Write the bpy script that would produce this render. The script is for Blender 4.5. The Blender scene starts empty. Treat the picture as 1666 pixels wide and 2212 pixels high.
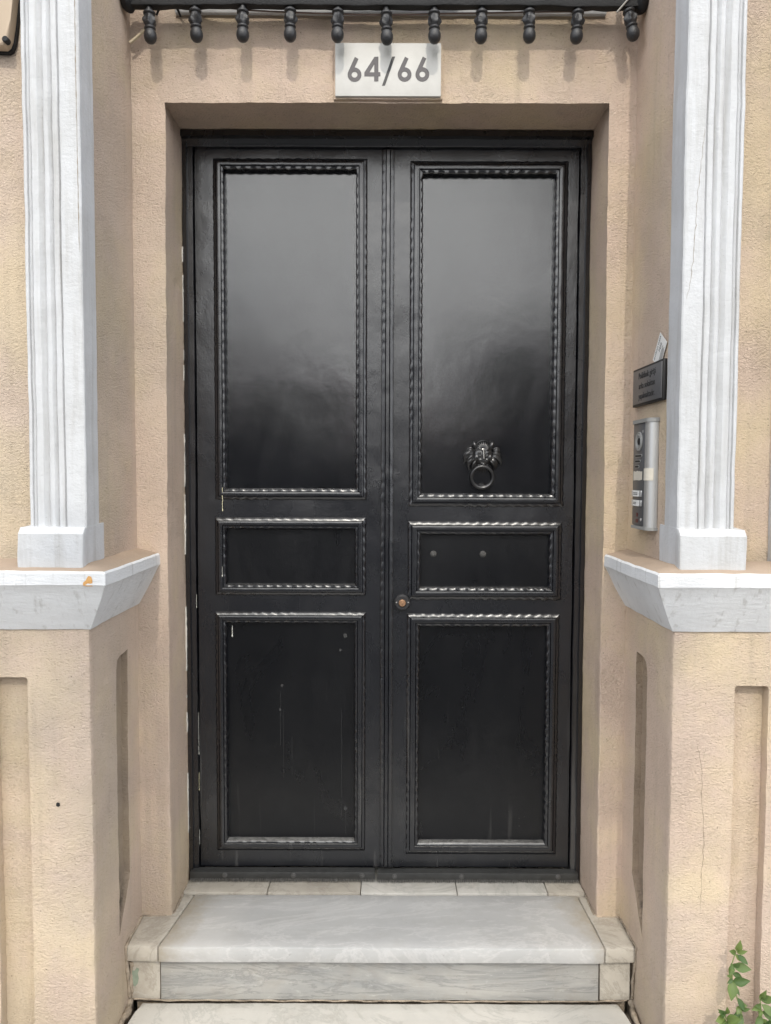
import bpy, bmesh, math, random
from mathutils import Vector, Matrix, noise
from mathutils.bvhtree import BVHTree

R = math.radians
random.seed(7)
S = bpy.context.scene
C = S.collection

# ------------------------------------------------------------------ camera
CAM_Y, CAM_Z = -2.36, 1.33
cam = bpy.data.cameras.new('camera')
cam.sensor_fit = 'HORIZONTAL'
cam.sensor_width = 36.0
cam.lens = 36.0 * 1600.0 / 1666.0
cam.clip_start = 0.05
cam.clip_end = 500.0
camo = bpy.data.objects.new('camera', cam)
C.objects.link(camo)
camo.matrix_world = Matrix.Translation((0, CAM_Y, CAM_Z)) @ \
    Matrix.Rotation(math.pi / 2 - math.atan(0.05), 4, 'X') @ Matrix.Rotation(R(0.2), 4, 'Z')
S.camera = camo

# ------------------------------------------------------------------ sky and sun
SUN_EL, SUN_AZ = 43.0, 2.5          # azimuth: degrees to the right of straight behind the camera
w = bpy.data.worlds.new('World')
S.world = w
w.use_nodes = True
nt = w.node_tree
sky = nt.nodes.new('ShaderNodeTexSky')
sky.sky_type = 'NISHITA'
sky.sun_disc = False
sky.sun_elevation = R(SUN_EL)
sky.sun_rotation = R(180 - SUN_AZ)
sky.dust_density = 2.0
sky.air_density = 1.0
bg = nt.nodes['Background']
bg.inputs['Strength'].default_value = 0.15
# bright broken cloud over the whole dome (the photograph's shade is soft and nearly white)
wtc = nt.nodes.new('ShaderNodeTexCoord')
wns = nt.nodes.new('ShaderNodeTexNoise')
wns.inputs['Scale'].default_value = 2.4
wns.inputs['Detail'].default_value = 7
wns.inputs['Roughness'].default_value = 0.6
nt.links.new(wtc.outputs['Generated'], wns.inputs['Vector'])
wrp = nt.nodes.new('ShaderNodeValToRGB')
wrp.color_ramp.elements[0].position = 0.29
wrp.color_ramp.elements[1].position = 0.48
nt.links.new(wns.outputs[0], wrp.inputs[0])
wmx = nt.nodes.new('ShaderNodeMix')
wmx.data_type = 'RGBA'
nt.links.new(wrp.outputs[0], wmx.inputs[0])
nt.links.new(sky.outputs[0], wmx.inputs[6])
# clouds glow towards the sun (forward scattering)
wdot = nt.nodes.new('ShaderNodeVectorMath'); wdot.operation = 'DOT_PRODUCT'
nt.links.new(wtc.outputs['Generated'], wdot.inputs[0])
wdot.inputs[1].default_value = (math.sin(R(SUN_AZ)) * math.cos(R(SUN_EL)), -math.cos(R(SUN_AZ)) * math.cos(R(SUN_EL)), math.sin(R(SUN_EL)))
wgl = nt.nodes.new('ShaderNodeMapRange')
nt.links.new(wdot.outputs['Value'], wgl.inputs['Value'])
wgl.inputs['From Min'].default_value = 0.3
wgl.inputs['From Max'].default_value = 1.0
wgl.inputs['To Min'].default_value = 0.0
wgl.inputs['To Max'].default_value = 1.0
wcl = nt.nodes.new('ShaderNodeMix'); wcl.data_type = 'RGBA'
nt.links.new(wgl.outputs[0], wcl.inputs[0])
wcl.inputs[6].default_value = (11.6, 12.8, 15.2, 1)
wcl.inputs[7].default_value = (30.0, 30.0, 29.5, 1)
nt.links.new(wcl.outputs[2], wmx.inputs[7])
nt.links.new(wmx.outputs[2], bg.inputs['Color'])
sl = bpy.data.lights.new('sun', 'SUN')
sl.energy = 2.0
sl.angle = R(0.55)
sl.color = (1.0, 0.93, 0.82)
so = bpy.data.objects.new('sun', sl)
C.objects.link(so)
sd = Vector((math.sin(R(SUN_AZ)) * math.cos(R(SUN_EL)), -math.cos(R(SUN_AZ)) * math.cos(R(SUN_EL)), math.sin(R(SUN_EL))))
so.rotation_euler = (-sd).to_track_quat('-Z', 'Y').to_euler()
so.location = sd * 30
vs = S.view_settings
vs.view_transform = 'Standard'
vs.look = 'None'
vs.gamma = 1.0
vs.use_curve_mapping = False
vs.exposure = -0.38

# ------------------------------------------------------------------ material helpers
class NB:
    def __init__(self, name):
        self.m = bpy.data.materials.new(name)
        self.m.use_nodes = True
        self.t = self.m.node_tree
        self.b = self.t.nodes['Principled BSDF']
        tc = self.t.nodes.new('ShaderNodeTexCoord')
        self.co = tc.outputs['Object']
        g = self.t.nodes.new('ShaderNodeNewGeometry')
        self.pos = g.outputs['Position']
    def n(self, kind, **kw):
        nd = self.t.nodes.new(kind)
        for k, v in kw.items():
            setattr(nd, k, v)
        return nd
    def put(self, sock, v):
        if hasattr(v, 'is_linked') or isinstance(v, bpy.types.NodeSocket):
            self.t.links.new(v, sock)
        else:
            sock.default_value = v
    def mapping(self, scale, vec=None, loc=(0, 0, 0), rot=(0, 0, 0)):
        nd = self.n('ShaderNodeMapping')
        self.put(nd.inputs['Vector'], vec or self.pos)
        nd.inputs['Scale'].default_value = scale
        nd.inputs['Location'].default_value = loc
        nd.inputs['Rotation'].default_value = rot
        return nd.outputs[0]
    def noise(self, scale, detail=4, rough=0.5, vec=None, dist=0.0):
        nd = self.n('ShaderNodeTexNoise')
        self.put(nd.inputs['Vector'], vec or self.pos)
        nd.inputs['Scale'].default_value = scale
        nd.inputs['Detail'].default_value = detail
        nd.inputs['Roughness'].default_value = rough
        nd.inputs['Distortion'].default_value = dist
        return nd.outputs[0]
    def voro(self, scale, feature='F1', vec=None, rnd=1.0):
        nd = self.n('ShaderNodeTexVoronoi', feature=feature)
        self.put(nd.inputs['Vector'], vec or self.pos)
        nd.inputs['Scale'].default_value = scale
        if 'Randomness' in nd.inputs:
            nd.inputs['Randomness'].default_value = rnd
        return nd
    def ramp(self, fac, stops):
        nd = self.n('ShaderNodeValToRGB')
        self.put(nd.inputs[0], fac)
        els = nd.color_ramp.elements
        while len(els) < len(stops):
            els.new(0.5)
        for e, (p, c) in zip(els, stops):
            e.position = p
            if not isinstance(c, (tuple, list)):
                c = (c, c, c)
            e.color = (*c[:3], 1)
        return nd.outputs[0]
    def mix(self, fac, a, b, mode='MIX'):
        nd = self.n('ShaderNodeMix', data_type='RGBA', blend_type=mode)
        self.put(nd.inputs[0], fac)
        for s, v in ((6, a), (7, b)):
            if isinstance(v, (tuple, list)):
                v = (*v[:3], 1)
            self.put(nd.inputs[s], v)
        return nd.outputs[2]
    def math(self, op, a, b=0.0):
        nd = self.n('ShaderNodeMath', operation=op)
        self.put(nd.inputs[0], a)
        self.put(nd.inputs[1], b)
        return nd.outputs[0]
    def sep(self, vec=None):
        nd = self.n('ShaderNodeSeparateXYZ')
        self.put(nd.inputs[0], vec or self.pos)
        return nd.outputs
    def bump(self, h, strength, dist, prev=None):
        nd = self.n('ShaderNodeBump')
        self.put(nd.inputs['Height'], h)
        nd.inputs['Strength'].default_value = strength
        nd.inputs['Distance'].default_value = dist
        if prev is not None:
            self.t.links.new(prev, nd.inputs['Normal'])
        return nd.outputs[0]
    def done(self, col=None, rough=None, nrm=None, metal=None, spec=None):
        for k, v in (('Base Color', col), ('Roughness', rough), ('Normal', nrm), ('Metallic', metal), ('Specular IOR Level', spec)):
            if v is None:
                continue
            if isinstance(v, tuple):
                v = (*v[:3], 1)
            self.put(self.b.inputs[k], v)
        return self.m

M = {}

def mat_plaster(name, base, base2, grain=1.0):
    q = NB(name)
    big = q.noise(2.6, 5, 0.6)
    col = q.mix(q.ramp(big, [(0.40, 0.0), (0.56, 1.0)]), base, base2)
    blot = q.noise(1.1, 6, 0.7, q.mapping((1, 1, 0.6), loc=(4, 1, 2)))
    col = q.mix(q.ramp(blot, [(0.44, 0.0), (0.66, 0.5)]), col, tuple(0.78 * (0.5 * c + 0.5 * sum(base) / 3) for c in base))
    med = q.noise(14, 6, 0.65)
    col = q.mix(q.ramp(med, [(0.3, 0.0), (0.75, 0.28)]), col, tuple(c * 0.72 for c in base))
    # pitted stucco: pores darker with trapped dust
    v1 = q.mapping((1, 1, 1.55))
    gvar = q.ramp(q.noise(5, 3, 0.6), [(0.35, 0.45), (0.65, 1.0)])
    g1 = q.noise(140, 3, 0.6, v1, 0.8)
    g2 = q.noise(320, 2, 0.6, v1)
    pore = q.ramp(g1, [(0.30, 1.0), (0.43, 0.0)])
    col = q.mix(q.math('MULTIPLY', pore, 0.38), col, tuple(c * 0.45 for c in base))
    # rain streaks (vertical) and splash dirt close to the ground
    st = q.noise(9, 4, 0.6, q.mapping((3.0, 3.0, 0.12)))
    col = q.mix(q.ramp(st, [(0.55, 0.0), (0.8, 0.22)]), col, (0.20, 0.165, 0.13))
    z = q.sep()[2]
    low = q.math('MULTIPLY', q.ramp(q.math('ADD', z, q.math('MULTIPLY', q.noise(7, 5, 0.7), 0.3)), [(0.05, 1.0), (0.30, 0.0)]), 0.30)
    col = q.mix(low, col, (0.26, 0.22, 0.18))
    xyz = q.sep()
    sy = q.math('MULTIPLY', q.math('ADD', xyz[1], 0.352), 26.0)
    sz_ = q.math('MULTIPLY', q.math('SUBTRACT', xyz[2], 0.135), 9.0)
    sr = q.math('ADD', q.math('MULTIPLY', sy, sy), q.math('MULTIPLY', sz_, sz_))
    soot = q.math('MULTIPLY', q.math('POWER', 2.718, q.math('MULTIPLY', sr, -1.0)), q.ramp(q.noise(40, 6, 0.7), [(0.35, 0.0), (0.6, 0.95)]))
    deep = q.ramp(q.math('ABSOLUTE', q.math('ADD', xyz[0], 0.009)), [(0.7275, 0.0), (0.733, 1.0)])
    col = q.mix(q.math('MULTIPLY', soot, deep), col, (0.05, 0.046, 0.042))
    # small dark specks
    sp = q.voro(26)
    col = q.mix(q.ramp(sp.outputs['Distance'], [(0.035, 0.6), (0.06, 0.0)]), col, (0.16, 0.13, 0.10))
    n1 = q.bump(q.math('MULTIPLY', g1, gvar), 0.85 * grain, 0.009)
    n2 = q.bump(g2, 0.4 * grain, 0.004, n1)
    n3 = q.bump(q.noise(9, 3, 0.5), 0.25, 0.02, n2)
    return q.done(col, 0.92, n3, spec=0.2)

M['plaster'] = mat_plaster('tan_stucco', (0.645, 0.52, 0.365), (0.62, 0.485, 0.395))
M['plaster_niche'] = mat_plaster('niche_stucco', (0.45, 0.35, 0.24), (0.39, 0.30, 0.225), 1.3)  # darker, browner, coarser stucco for the faces inside the side slots

def mat_white():
    q = NB('white_paint')
    col = q.mix(q.ramp(q.noise(6, 6, 0.65), [(0.35, 0.0), (0.7, 1.0)]), (0.565, 0.575, 0.59), (0.49, 0.495, 0.50))
    st = q.noise(10, 5, 0.65, q.mapping((4.0, 4.0, 0.25)))
    col = q.mix(q.ramp(st, [(0.50, 0.0), (0.72, 0.55)]), col, (0.36, 0.35, 0.33))
    sp = q.voro(60)
    col = q.mix(q.ramp(sp.outputs['Distance'], [(0.05, 0.5), (0.09, 0.0)]), col, (0.35, 0.34, 0.32))
    g = q.noise(90, 5, 0.7, q.mapping((1, 1, 1.8)))
    n1 = q.bump(g, 0.35, 0.003)
    n2 = q.bump(q.noise(16, 4, 0.6), 0.35, 0.01, n1)
    return q.done(col, 0.6, n2, spec=0.35)
M['white'] = mat_white()

def mat_ledge():
    q = NB('white_paint_streaked')
    col = q.mix(q.ramp(q.noise(6, 6, 0.65), [(0.35, 0.0), (0.7, 1.0)]), (0.72, 0.73, 0.74), (0.63, 0.635, 0.64))
    v = q.mapping((2.4, 2.4, 0.10), rot=(0, R(10), 0))
    st = q.noise(24, 3, 0.55, v)
    col = q.mix(q.math('MULTIPLY', q.ramp(st, [(0.58, 0.0), (0.70, 0.5)]), q.ramp(q.sep()[2], [(0.0, 1.0), (1.0, 1.0)])), col, (0.40, 0.39, 0.37))
    g = q.noise(75, 5, 0.7, q.mapping((0.6, 0.6, 2.2)))
    n1 = q.bump(g, 0.5, 0.004)
    n2 = q.bump(q.noise(16, 4, 0.6), 0.35, 0.01, n1)
    return q.done(col, 0.6, n2, spec=0.35)
M['ledge'] = mat_ledge()

def mat_ledgetop():
    q = NB('ledge_top_dust')
    col = q.mix(q.noise(12, 5, 0.6), (0.40, 0.31, 0.235), (0.30, 0.235, 0.18))
    return q.done(col, 0.9, q.bump(q.noise(120, 4, 0.6), 0.5, 0.004), spec=0.2)
M['ledge_top'] = mat_ledgetop()

def mat_door(name, coat_ior, cr0, cr1, bk, spec):
    q = NB(name)
    col = q.mix(q.noise(5, 5, 0.6), (0.0018, 0.0023, 0.0045), (0.0035, 0.0042, 0.0075))
    z = q.sep()[2]
    # dust film, heavier towards the kick zone, with blotches and dried drips
    dust = q.math('MULTIPLY', q.ramp(z, [(0.0, 1.0), (0.9, 0.25)]), q.ramp(q.noise(11, 7, 0.7), [(0.45, 0.0), (0.8, 0.5)]))
    col = q.mix(dust, col, (0.028, 0.028, 0.028))
    gn = q.n('ShaderNodeNewGeometry')
    nz = q.sep(gn.outputs['True Normal'])[2]
    upf = q.math('MULTIPLY', q.ramp(nz, [(0.35, 0.0), (0.8, 1.0)]), q.math('MULTIPLY', q.ramp(z, [(0.25, 1.0), (0.45, 0.10)]), q.ramp(q.noise(60, 5, 0.7), [(0.3, 0.2), (0.65, 0.8)])))
    col = q.mix(upf, col, (0.30, 0.29, 0.27))
    dripv = q.noise(30, 3, 0.5, q.mapping((1, 1, 0.05)))
    col = q.mix(q.math('MULTIPLY', q.ramp(dripv, [(0.64, 0.0), (0.70, 0.6)]), q.ramp(q.math('ADD', z, q.math('MULTIPLY', q.noise(6, 2, 0.5), 0.5)), [(0.5, 1.0), (0.95, 0.0)])), col, (0.085, 0.083, 0.08))
    # splashes gather low down
    sp = q.voro(55)
    keep = q.math('MULTIPLY', q.ramp(q.noise(4.3, 3, 0.6), [(0.52, 0.0), (0.66, 1.0)]), q.ramp(z, [(0.35, 1.0), (0.8, 0.0)]))
    col = q.mix(q.math('MULTIPLY', q.ramp(sp.outputs['Distance'], [(0.03, 0.8), (0.09, 0.0)]), keep), col, (0.30, 0.29, 0.27))
    rough = q.ramp(q.noise(7, 5, 0.6), [(0.3, 0.30), (0.75, 0.45)])
    smear = q.noise(3.4, 6, 0.65, q.mapping((1.6, 1, 0.7)), 0.6)
    crough = q.ramp(smear, [(0.32, cr0), (0.68, cr1)])
    n1 = q.bump(q.noise(230, 3, 0.55), 0.13 * bk, 0.0015)
    n2 = q.bump(q.noise(34, 5, 0.65, q.mapping((1, 1, 0.45))), 0.09 * bk, 0.005, n1)
    n3 = q.bump(q.noise(4.5, 3, 0.5), 0.10 * bk, 0.03, n2)
    q.b.inputs['Coat Weight'].default_value = 1.0 if coat_ior > 1.01 else 0.0
    q.b.inputs['Coat IOR'].default_value = max(1.01, coat_ior)
    q.put(q.b.inputs['Coat Roughness'], crough)
    q.t.links.new(n3, q.b.inputs['Coat Normal'])
    return q.done(col, rough, n3, spec=spec)
M['door'] = mat_door('black_door_paint', 1.75, 0.22, 0.34, 1.7, 0.10)
M['door_panel_low'] = mat_door('black_worn_panel_paint', 1.75, 0.24, 0.40, 1.0, 0.10)
M['door_panel'] = mat_door('black_panel_paint', 2.4, 0.14, 0.21, 0.6, 0.10)
M['door_trim'] = mat_door('black_trim_paint', 1.75, 0.22, 0.34, 1.2, 0.15)

def simple(name, col, rough=0.5, metal=0.0, var=0.12, sc=40, bump=0.15, bd=0.002, spec=0.5):
    q = NB(name)
    n = q.noise(sc, 5, 0.6)
    c = q.mix(n, tuple(x * (1 - var) for x in col), tuple(min(1, x * (1 + var)) for x in col))
    return q.done(c, rough, q.bump(q.noise(sc * 4, 3, 0.6), bump, bd), metal, spec)

M['iron'] = simple('black_cast_iron', (0.022, 0.022, 0.024), 0.42, 0.0, 0.4, 60, 0.4, 0.003)
M['iron_gloss'] = simple('black_gloss_casting', (0.010, 0.010, 0.011), 0.34, 0.0, 0.4, 60, 0.25, 0.002, 0.5)
M['iron_gloss'].node_tree.nodes['Principled BSDF'].inputs['Coat Weight'].default_value = 1.0
M['iron_gloss'].node_tree.nodes['Principled BSDF'].inputs['Coat IOR'].default_value = 1.5
M['iron_gloss'].node_tree.nodes['Principled BSDF'].inputs['Coat Roughness'].default_value = 0.18
M['iron_dark'] = simple('black_flaking_paint', (0.007, 0.007, 0.008), 0.7, 0.0, 0.4, 60, 0.6, 0.004)
M['brass'] = simple('worn_brass', (0.55, 0.33, 0.20), 0.4, 0.9, 0.15, 80)
M['steel'] = simple('brushed_aluminium', (0.50, 0.495, 0.48), 0.38, 0.55, 0.06, 30, 0.05)
M['grey_plate'] = simple('dark_grey_plate', (0.105, 0.108, 0.115), 0.42, 0.2, 0.10, 30, 0.08)
M['slot'] = simple('slot_black', (0.012, 0.012, 0.012), 0.6)
M['cap'] = simple('grey_plastic_cap', (0.27, 0.27, 0.26), 0.5, 0.0, 0.06)
M['tape'] = simple('old_tape', (0.60, 0.56, 0.48), 0.7, 0.0, 0.12)
M['button'] = simple('satin_button', (0.62, 0.62, 0.62), 0.3, 0.6, 0.05)
M['paper'] = simple('name_label', (0.74, 0.74, 0.72), 0.7, 0.0, 0.05)
M['ink'] = simple('black_ink', (0.012, 0.012, 0.012), 0.7)
M['red'] = simple('dark_red_reader', (0.10, 0.022, 0.02), 0.4)
M['plaque'] = simple('grey_plaque', (0.135, 0.135, 0.14), 0.45, 0.3, 0.08, 20, 0.05)
M['plaque_ink'] = simple('engraved_black', (0.02, 0.02, 0.021), 0.6)
M['sign_white'] = None
def mat_sign():
    q = NB('white_marble_sign')
    col = q.mix(q.ramp(q.noise(14, 6, 0.65), [(0.4, 0.0), (0.75, 1.0)]), (0.60, 0.59, 0.56), (0.52, 0.51, 0.48))
    # three soft grey blots, one below each middle finial
    xyz = q.sep()
    tot = None
    for cx in (-0.128, 0.004, 0.136):
        dx = q.math('MULTIPLY', q.math('SUBTRACT', xyz[0], cx), 62.0)
        dz = q.math('MULTIPLY', q.math('SUBTRACT', xyz[2], 2.524), 40.0)
        r2 = q.math('ADD', q.math('MULTIPLY', dx, dx), q.math('MULTIPLY', dz, dz))
        g = q.math('POWER', 2.718, q.math('MULTIPLY', r2, -1.0))
        tot = g if tot is None else q.math('ADD', tot, g)
    tot = q.math('MULTIPLY', tot, q.ramp(q.noise(60, 4, 0.6), [(0.3, 0.40), (0.7, 0.85)]))
    col = q.mix(tot, col, (0.27, 0.26, 0.235))
    sp = q.voro(70)
    col = q.mix(q.ramp(sp.outputs['Distance'], [(0.04, 0.5), (0.07, 0.0)]), col, (0.3, 0.27, 0.22))
    return q.done(col, 0.45, q.bump(q.noise(80, 4, 0.6), 0.08, 0.002), spec=0.4)
M['sign_white'] = mat_sign()
M['sign_ink'] = simple('sign_grey_black', (0.075, 0.068, 0.072), 0.5, 0.0, 0.15, 90)
M['sign_slash'] = simple('sign_slash_black', (0.03, 0.029, 0.03), 0.5)

def mat_marble(name, a, b, vein, seed=0.0, dirt=0.3, streak=(1, 1, 1)):
    q = NB(name)
    v = q.mapping(streak, loc=(seed, seed * 1.7, seed * 0.6))
    n1 = q.noise(4.5, 7, 0.62, v, 0.9)
    col = q.mix(q.ramp(n1, [(0.32, 0.0), (0.68, 1.0)]), a, b)
    n2 = q.noise(3.2, 9, 0.7, v, 1.6)
    col = q.mix(q.ramp(n2, [(0.47, 0.0), (0.50, 0.6), (0.53, 0.0)]), col, vein)
    n3 = q.noise(12, 7, 0.72)
    col = q.mix(q.ramp(n3, [(0.50, 0.0), (0.78, dirt)]), col, (0.27, 0.235, 0.19))
    # scuffs and whitewash splashes in patches, dark pits, foot wear
    sp = q.voro(45, vec=q.mapping((1, 1, 1.0), loc=(seed, 0, 0)))
    keep = q.ramp(q.noise(5, 3, 0.6), [(0.50, 0.0), (0.68, 1.0)])
    col = q.mix(q.math('MULTIPLY', q.ramp(sp.outputs['Distance'], [(0.04, 0.7), (0.12, 0.0)]), keep), col, (0.62, 0.60, 0.55))
    sc = q.noise(30, 6, 0.75, q.mapping((0.5, 2.2, 1.2)), 1.2)
    col = q.mix(q.ramp(sc, [(0.58, 0.0), (0.70, 0.35)]), col, (0.60, 0.59, 0.56))
    pit = q.noise(70, 3, 0.6)
    col = q.mix(q.ramp(pit, [(0.22, 0.6), (0.30, 0.0)]), col, (0.16, 0.145, 0.125))
    nn = q.bump(q.noise(55, 5, 0.65), 0.12, 0.004)
    return q.done(col, q.ramp(n3, [(0.3, 0.45), (0.7, 0.75)]), nn, spec=0.35)
def grime_edges(m, x0, col):
    t = m.node_tree
    b = t.nodes['Principled BSDF']
    old = b.inputs['Base Color'].links[0].from_socket
    q = NB.__new__(NB); q.m = m; q.t = t; q.b = b
    q.pos = [n for n in t.nodes if n.bl_idname == 'ShaderNodeNewGeometry'][0].outputs['Position']
    xyz = q.sep()
    ax = q.math('ABSOLUTE', q.math('SUBTRACT', xyz[0], 0.005))
    e = q.math('ADD', ax, q.math('MULTIPLY', q.math('ADD', xyz[1], 0.2), 0.22))
    e = q.math('ADD', e, q.math('MULTIPLY', q.math('SUBTRACT', q.noise(13, 6, 0.7), 0.5), 0.22))
    f = q.ramp(e, [(x0 - 0.07, 0.0), (x0 + 0.02, 0.75)])
    t.links.new(q.mix(f, old, col), b.inputs['Base Color'])
M['tread'] = mat_marble('grey_marble', (0.40, 0.395, 0.385), (0.465, 0.46, 0.45), (0.54, 0.53, 0.515), 0.0, 0.22, (0.5, 1.4, 1))
grime_edges(M['tread'], 0.60, (0.33, 0.285, 0.215))
M['riser'] = mat_marble('blue_grey_marble', (0.24, 0.243, 0.238), (0.40, 0.385, 0.355), (0.17, 0.17, 0.165), 2.3, 0.45, (0.5, 1, 3.0))
M['sidestone'] = mat_marble('cream_stone', (0.36, 0.325, 0.275), (0.47, 0.435, 0.375), (0.28, 0.25, 0.21), 5.1, 0.7)
M['lowtread'] = mat_marble('pale_marble', (0.43, 0.415, 0.38), (0.53, 0.505, 0.46), (0.34, 0.33, 0.30), 8.4, 0.35)
M['sill'] = mat_marble('sill_marble', (0.42, 0.43, 0.45), (0.55, 0.55, 0.55), (0.38, 0.38, 0.40), 4.4, 0.3)

def mat_mortar():
    q = NB('dirty_mortar')
    n = q.noise(28, 7, 0.7)
    col = q.mix(q.ramp(n, [(0.3, 0.0), (0.7, 1.0)]), (0.16, 0.13, 0.10), (0.48, 0.40, 0.31))
    return q.done(col, 0.95, q.bump(q.noise(120, 5, 0.7), 0.9, 0.006), spec=0.1)
M['mortar'] = mat_mortar()
M['crack'] = simple('crack_brown', (0.26, 0.21, 0.155), 0.95)  # brown of the thin ribbons laid along the cracks
M['chip'] = simple('ochre_plaster', (0.62, 0.34, 0.12), 0.95, 0, 0.2, 60)
M['moss'] = simple('green_copper_stain', (0.22, 0.26, 0.20), 0.95, 0, 0.3, 60)
M['cable_black'] = simple('black_cable', (0.018, 0.018, 0.018), 0.5)
M['cable_brown'] = simple('brown_wire', (0.16, 0.11, 0.09), 0.6)
M['cable_grey'] = simple('grey_wire', (0.36, 0.34, 0.31), 0.6)
M['cable_cream'] = simple('cream_conduit', (0.52, 0.44, 0.31), 0.6)
M['bristle'] = simple('black_bristle', (0.10, 0.096, 0.09), 0.75, 0, 0.5, 90)
M['strip'] = simple('black_strip', (0.032, 0.032, 0.031), 0.5, 0, 0.6, 40, 0.4)
M['bolt'] = simple('dusty_bolt', (0.085, 0.083, 0.08), 0.45, 0.2, 0.4, 90)
M['drip_white'] = simple('white_paint_drip', (0.72, 0.72, 0.66), 0.5)
M['drip_cream'] = simple('cream_paint_drip', (0.66, 0.62, 0.42), 0.5)
M['caulk'] = simple('flaking_white_filler', (0.62, 0.59, 0.53), 0.9, 0, 0.3, 60, 0.8, 0.005)
M['box'] = simple('beige_painted_metal', (0.46, 0.36, 0.26), 0.5, 0, 0.08, 20, 0.1)
M['glass'] = simple('dark_window_glass', (0.02, 0.024, 0.028), 0.05, 0, 0.1, 5, 0.0)

def mat_leaf():
    q = NB('weed_leaf')
    oi = q.n('ShaderNodeObjectInfo')
    col = q.mix(oi.outputs['Random'], (0.045, 0.10, 0.028), (0.17, 0.23, 0.07))
    col = q.mix(q.ramp(q.noise(90, 3, 0.5), [(0.4, 0.0), (0.7, 0.4)]), col, (0.10, 0.15, 0.05))
    q.b.inputs['Subsurface Weight'].default_value = 0.0
    tr = q.n('ShaderNodeBsdfTranslucent')
    q.put(tr.inputs['Color'], q.mix(0.5, col, (0.22, 0.34, 0.06)))
    q.done(col, 0.45, None, spec=0.4)
    mx = q.n('ShaderNodeMixShader')
    mx.inputs[0].default_value = 0.25
    out = q.t.nodes['Material Output']
    q.t.links.new(q.b.outputs[0], mx.inputs[1])
    q.t.links.new(tr.outputs[0], mx.inputs[2])
    q.t.links.new(mx.outputs[0], out.inputs['Surface'])
    return q.m
M['leaf'] = mat_leaf()
M['stem'] = simple('weed_stem', (0.20, 0.24, 0.09), 0.6)

# ------------------------------------------------------------------ object helpers
def tag(o, label=None, cat=None, group=None, kind=None):
    if label: o['label'] = label
    if cat: o['category'] = cat
    if group: o['group'] = group
    if kind: o['kind'] = kind
    return o

def thing(name, loc, label, cat, group=None):
    o = bpy.data.objects.new(name, None)
    o.empty_display_size = 0.05
    C.objects.link(o)
    o.location = loc
    return tag(o, label, cat, group)

def link(name, me, parent=None):
    o = bpy.data.objects.new(name, me)
    C.objects.link(o)
    if parent is not None:
        o.parent = parent
        p = parent
        off = Vector()
        while p is not None:          # parents are only translated Empties / unmoved meshes
            off += Vector(p.location)
            p = p.parent
        o.location = -off
    return o

def finish(bm, name, mat, parent=None, smooth=True, ang=35):
    bmesh.ops.recalc_face_normals(bm, faces=bm.faces[:])
    me = bpy.data.meshes.new(name)
    bm.to_mesh(me)
    bm.free()
    for m in (mat if isinstance(mat, (list, tuple)) else [mat]):
        me.materials.append(M[m])
    if smooth:
        for p in me.polygons:
            p.use_smooth = True
        me.set_sharp_from_angle(angle=R(ang))
    return link(name, me, parent)

def box(bm, x0, x1, y0, y1, z0, z1, bev=0.0, seg=2, mi=0):
    vs_ = [bm.verts.new(p) for p in ((x0, y0, z0), (x1, y0, z0), (x1, y1, z0), (x0, y1, z0), (x0, y0, z1), (x1, y0, z1), (x1, y1, z1), (x0, y1, z1))]
    fs = [bm.faces.new([vs_[i] for i in f]) for f in ((0, 3, 2, 1), (4, 5, 6, 7), (0, 1, 5, 4), (1, 2, 6, 5), (2, 3, 7, 6), (3, 0, 4, 7))]
    for f in fs:
        f.material_index = mi
    if bev > 0:
        es = list({e for f in fs for e in f.edges})
        bmesh.ops.bevel(bm, geom=es, offset=bev, segments=seg, profile=0.5, affect='EDGES')

def prism(bm, pts, axis, a0, a1, mi=0):
    """extrude a 2D polygon; axis 'y': pts are (x,z); 'z': pts are (x,y); 'x': pts are (y,z)"""
    def mk(p, a):
        return {'y': (p[0], a, p[1]), 'z': (p[0], p[1], a), 'x': (a, p[0], p[1])}[axis]
    A = [bm.verts.new(mk(p, a0)) for p in pts]
    B = [bm.verts.new(mk(p, a1)) for p in pts]
    n = len(pts)
    fs = [bm.faces.new(A), bm.faces.new(B[::-1])]
    for i in range(n):
        fs.append(bm.faces.new((A[i], B[i], B[(i + 1) % n], A[(i + 1) % n])))
    for f in fs:
        f.material_index = mi
    return fs

def rough(bm, step=0.03, amp=0.0015, sc=14.0, lo=None, hi=None):
    xs = [v.co for v in bm.verts]
    mn = Vector([min(c[i] for c in xs) for i in range(3)])
    mx = Vector([max(c[i] for c in xs) for i in range(3)])
    if lo: mn = Vector([max(mn[i], lo[i]) for i in range(3)])
    if hi: mx = Vector([min(mx[i], hi[i]) for i in range(3)])
    for ax in range(3):
        a = mn[ax] + step * 0.73
        nrm = [0, 0, 0]; nrm[ax] = 1
        while a < mx[ax]:
            co = [0, 0, 0]; co[ax] = a
            bmesh.ops.bisect_plane(bm, geom=bm.verts[:] + bm.edges[:] + bm.faces[:], plane_co=co, plane_no=nrm, dist=1e-5)
            a += step
    bm.normal_update()
    for v in bm.verts:
        d = noise.noise_vector(v.co * sc) * amp + noise.noise_vector(v.co * 3.1) * amp * 1.2
        v.co += d

def boolean(o, cutters):
    for c in cutters:
        md = o.modifiers.new('b', 'BOOLEAN')
        md.operation = 'DIFFERENCE'
        md.object = c
        md.solver = 'EXACT'
    dg = bpy.context.evaluated_depsgraph_get()
    dg.update()
    me = bpy.data.meshes.new_from_object(o.evaluated_get(dg))
    o.modifiers.clear()
    old = o.data
    o.data = me
    bpy.data.meshes.remove(old)
    for c in cutters:
        d = c.data
        bpy.data.objects.remove(c)
        bpy.data.meshes.remove(d)

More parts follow.
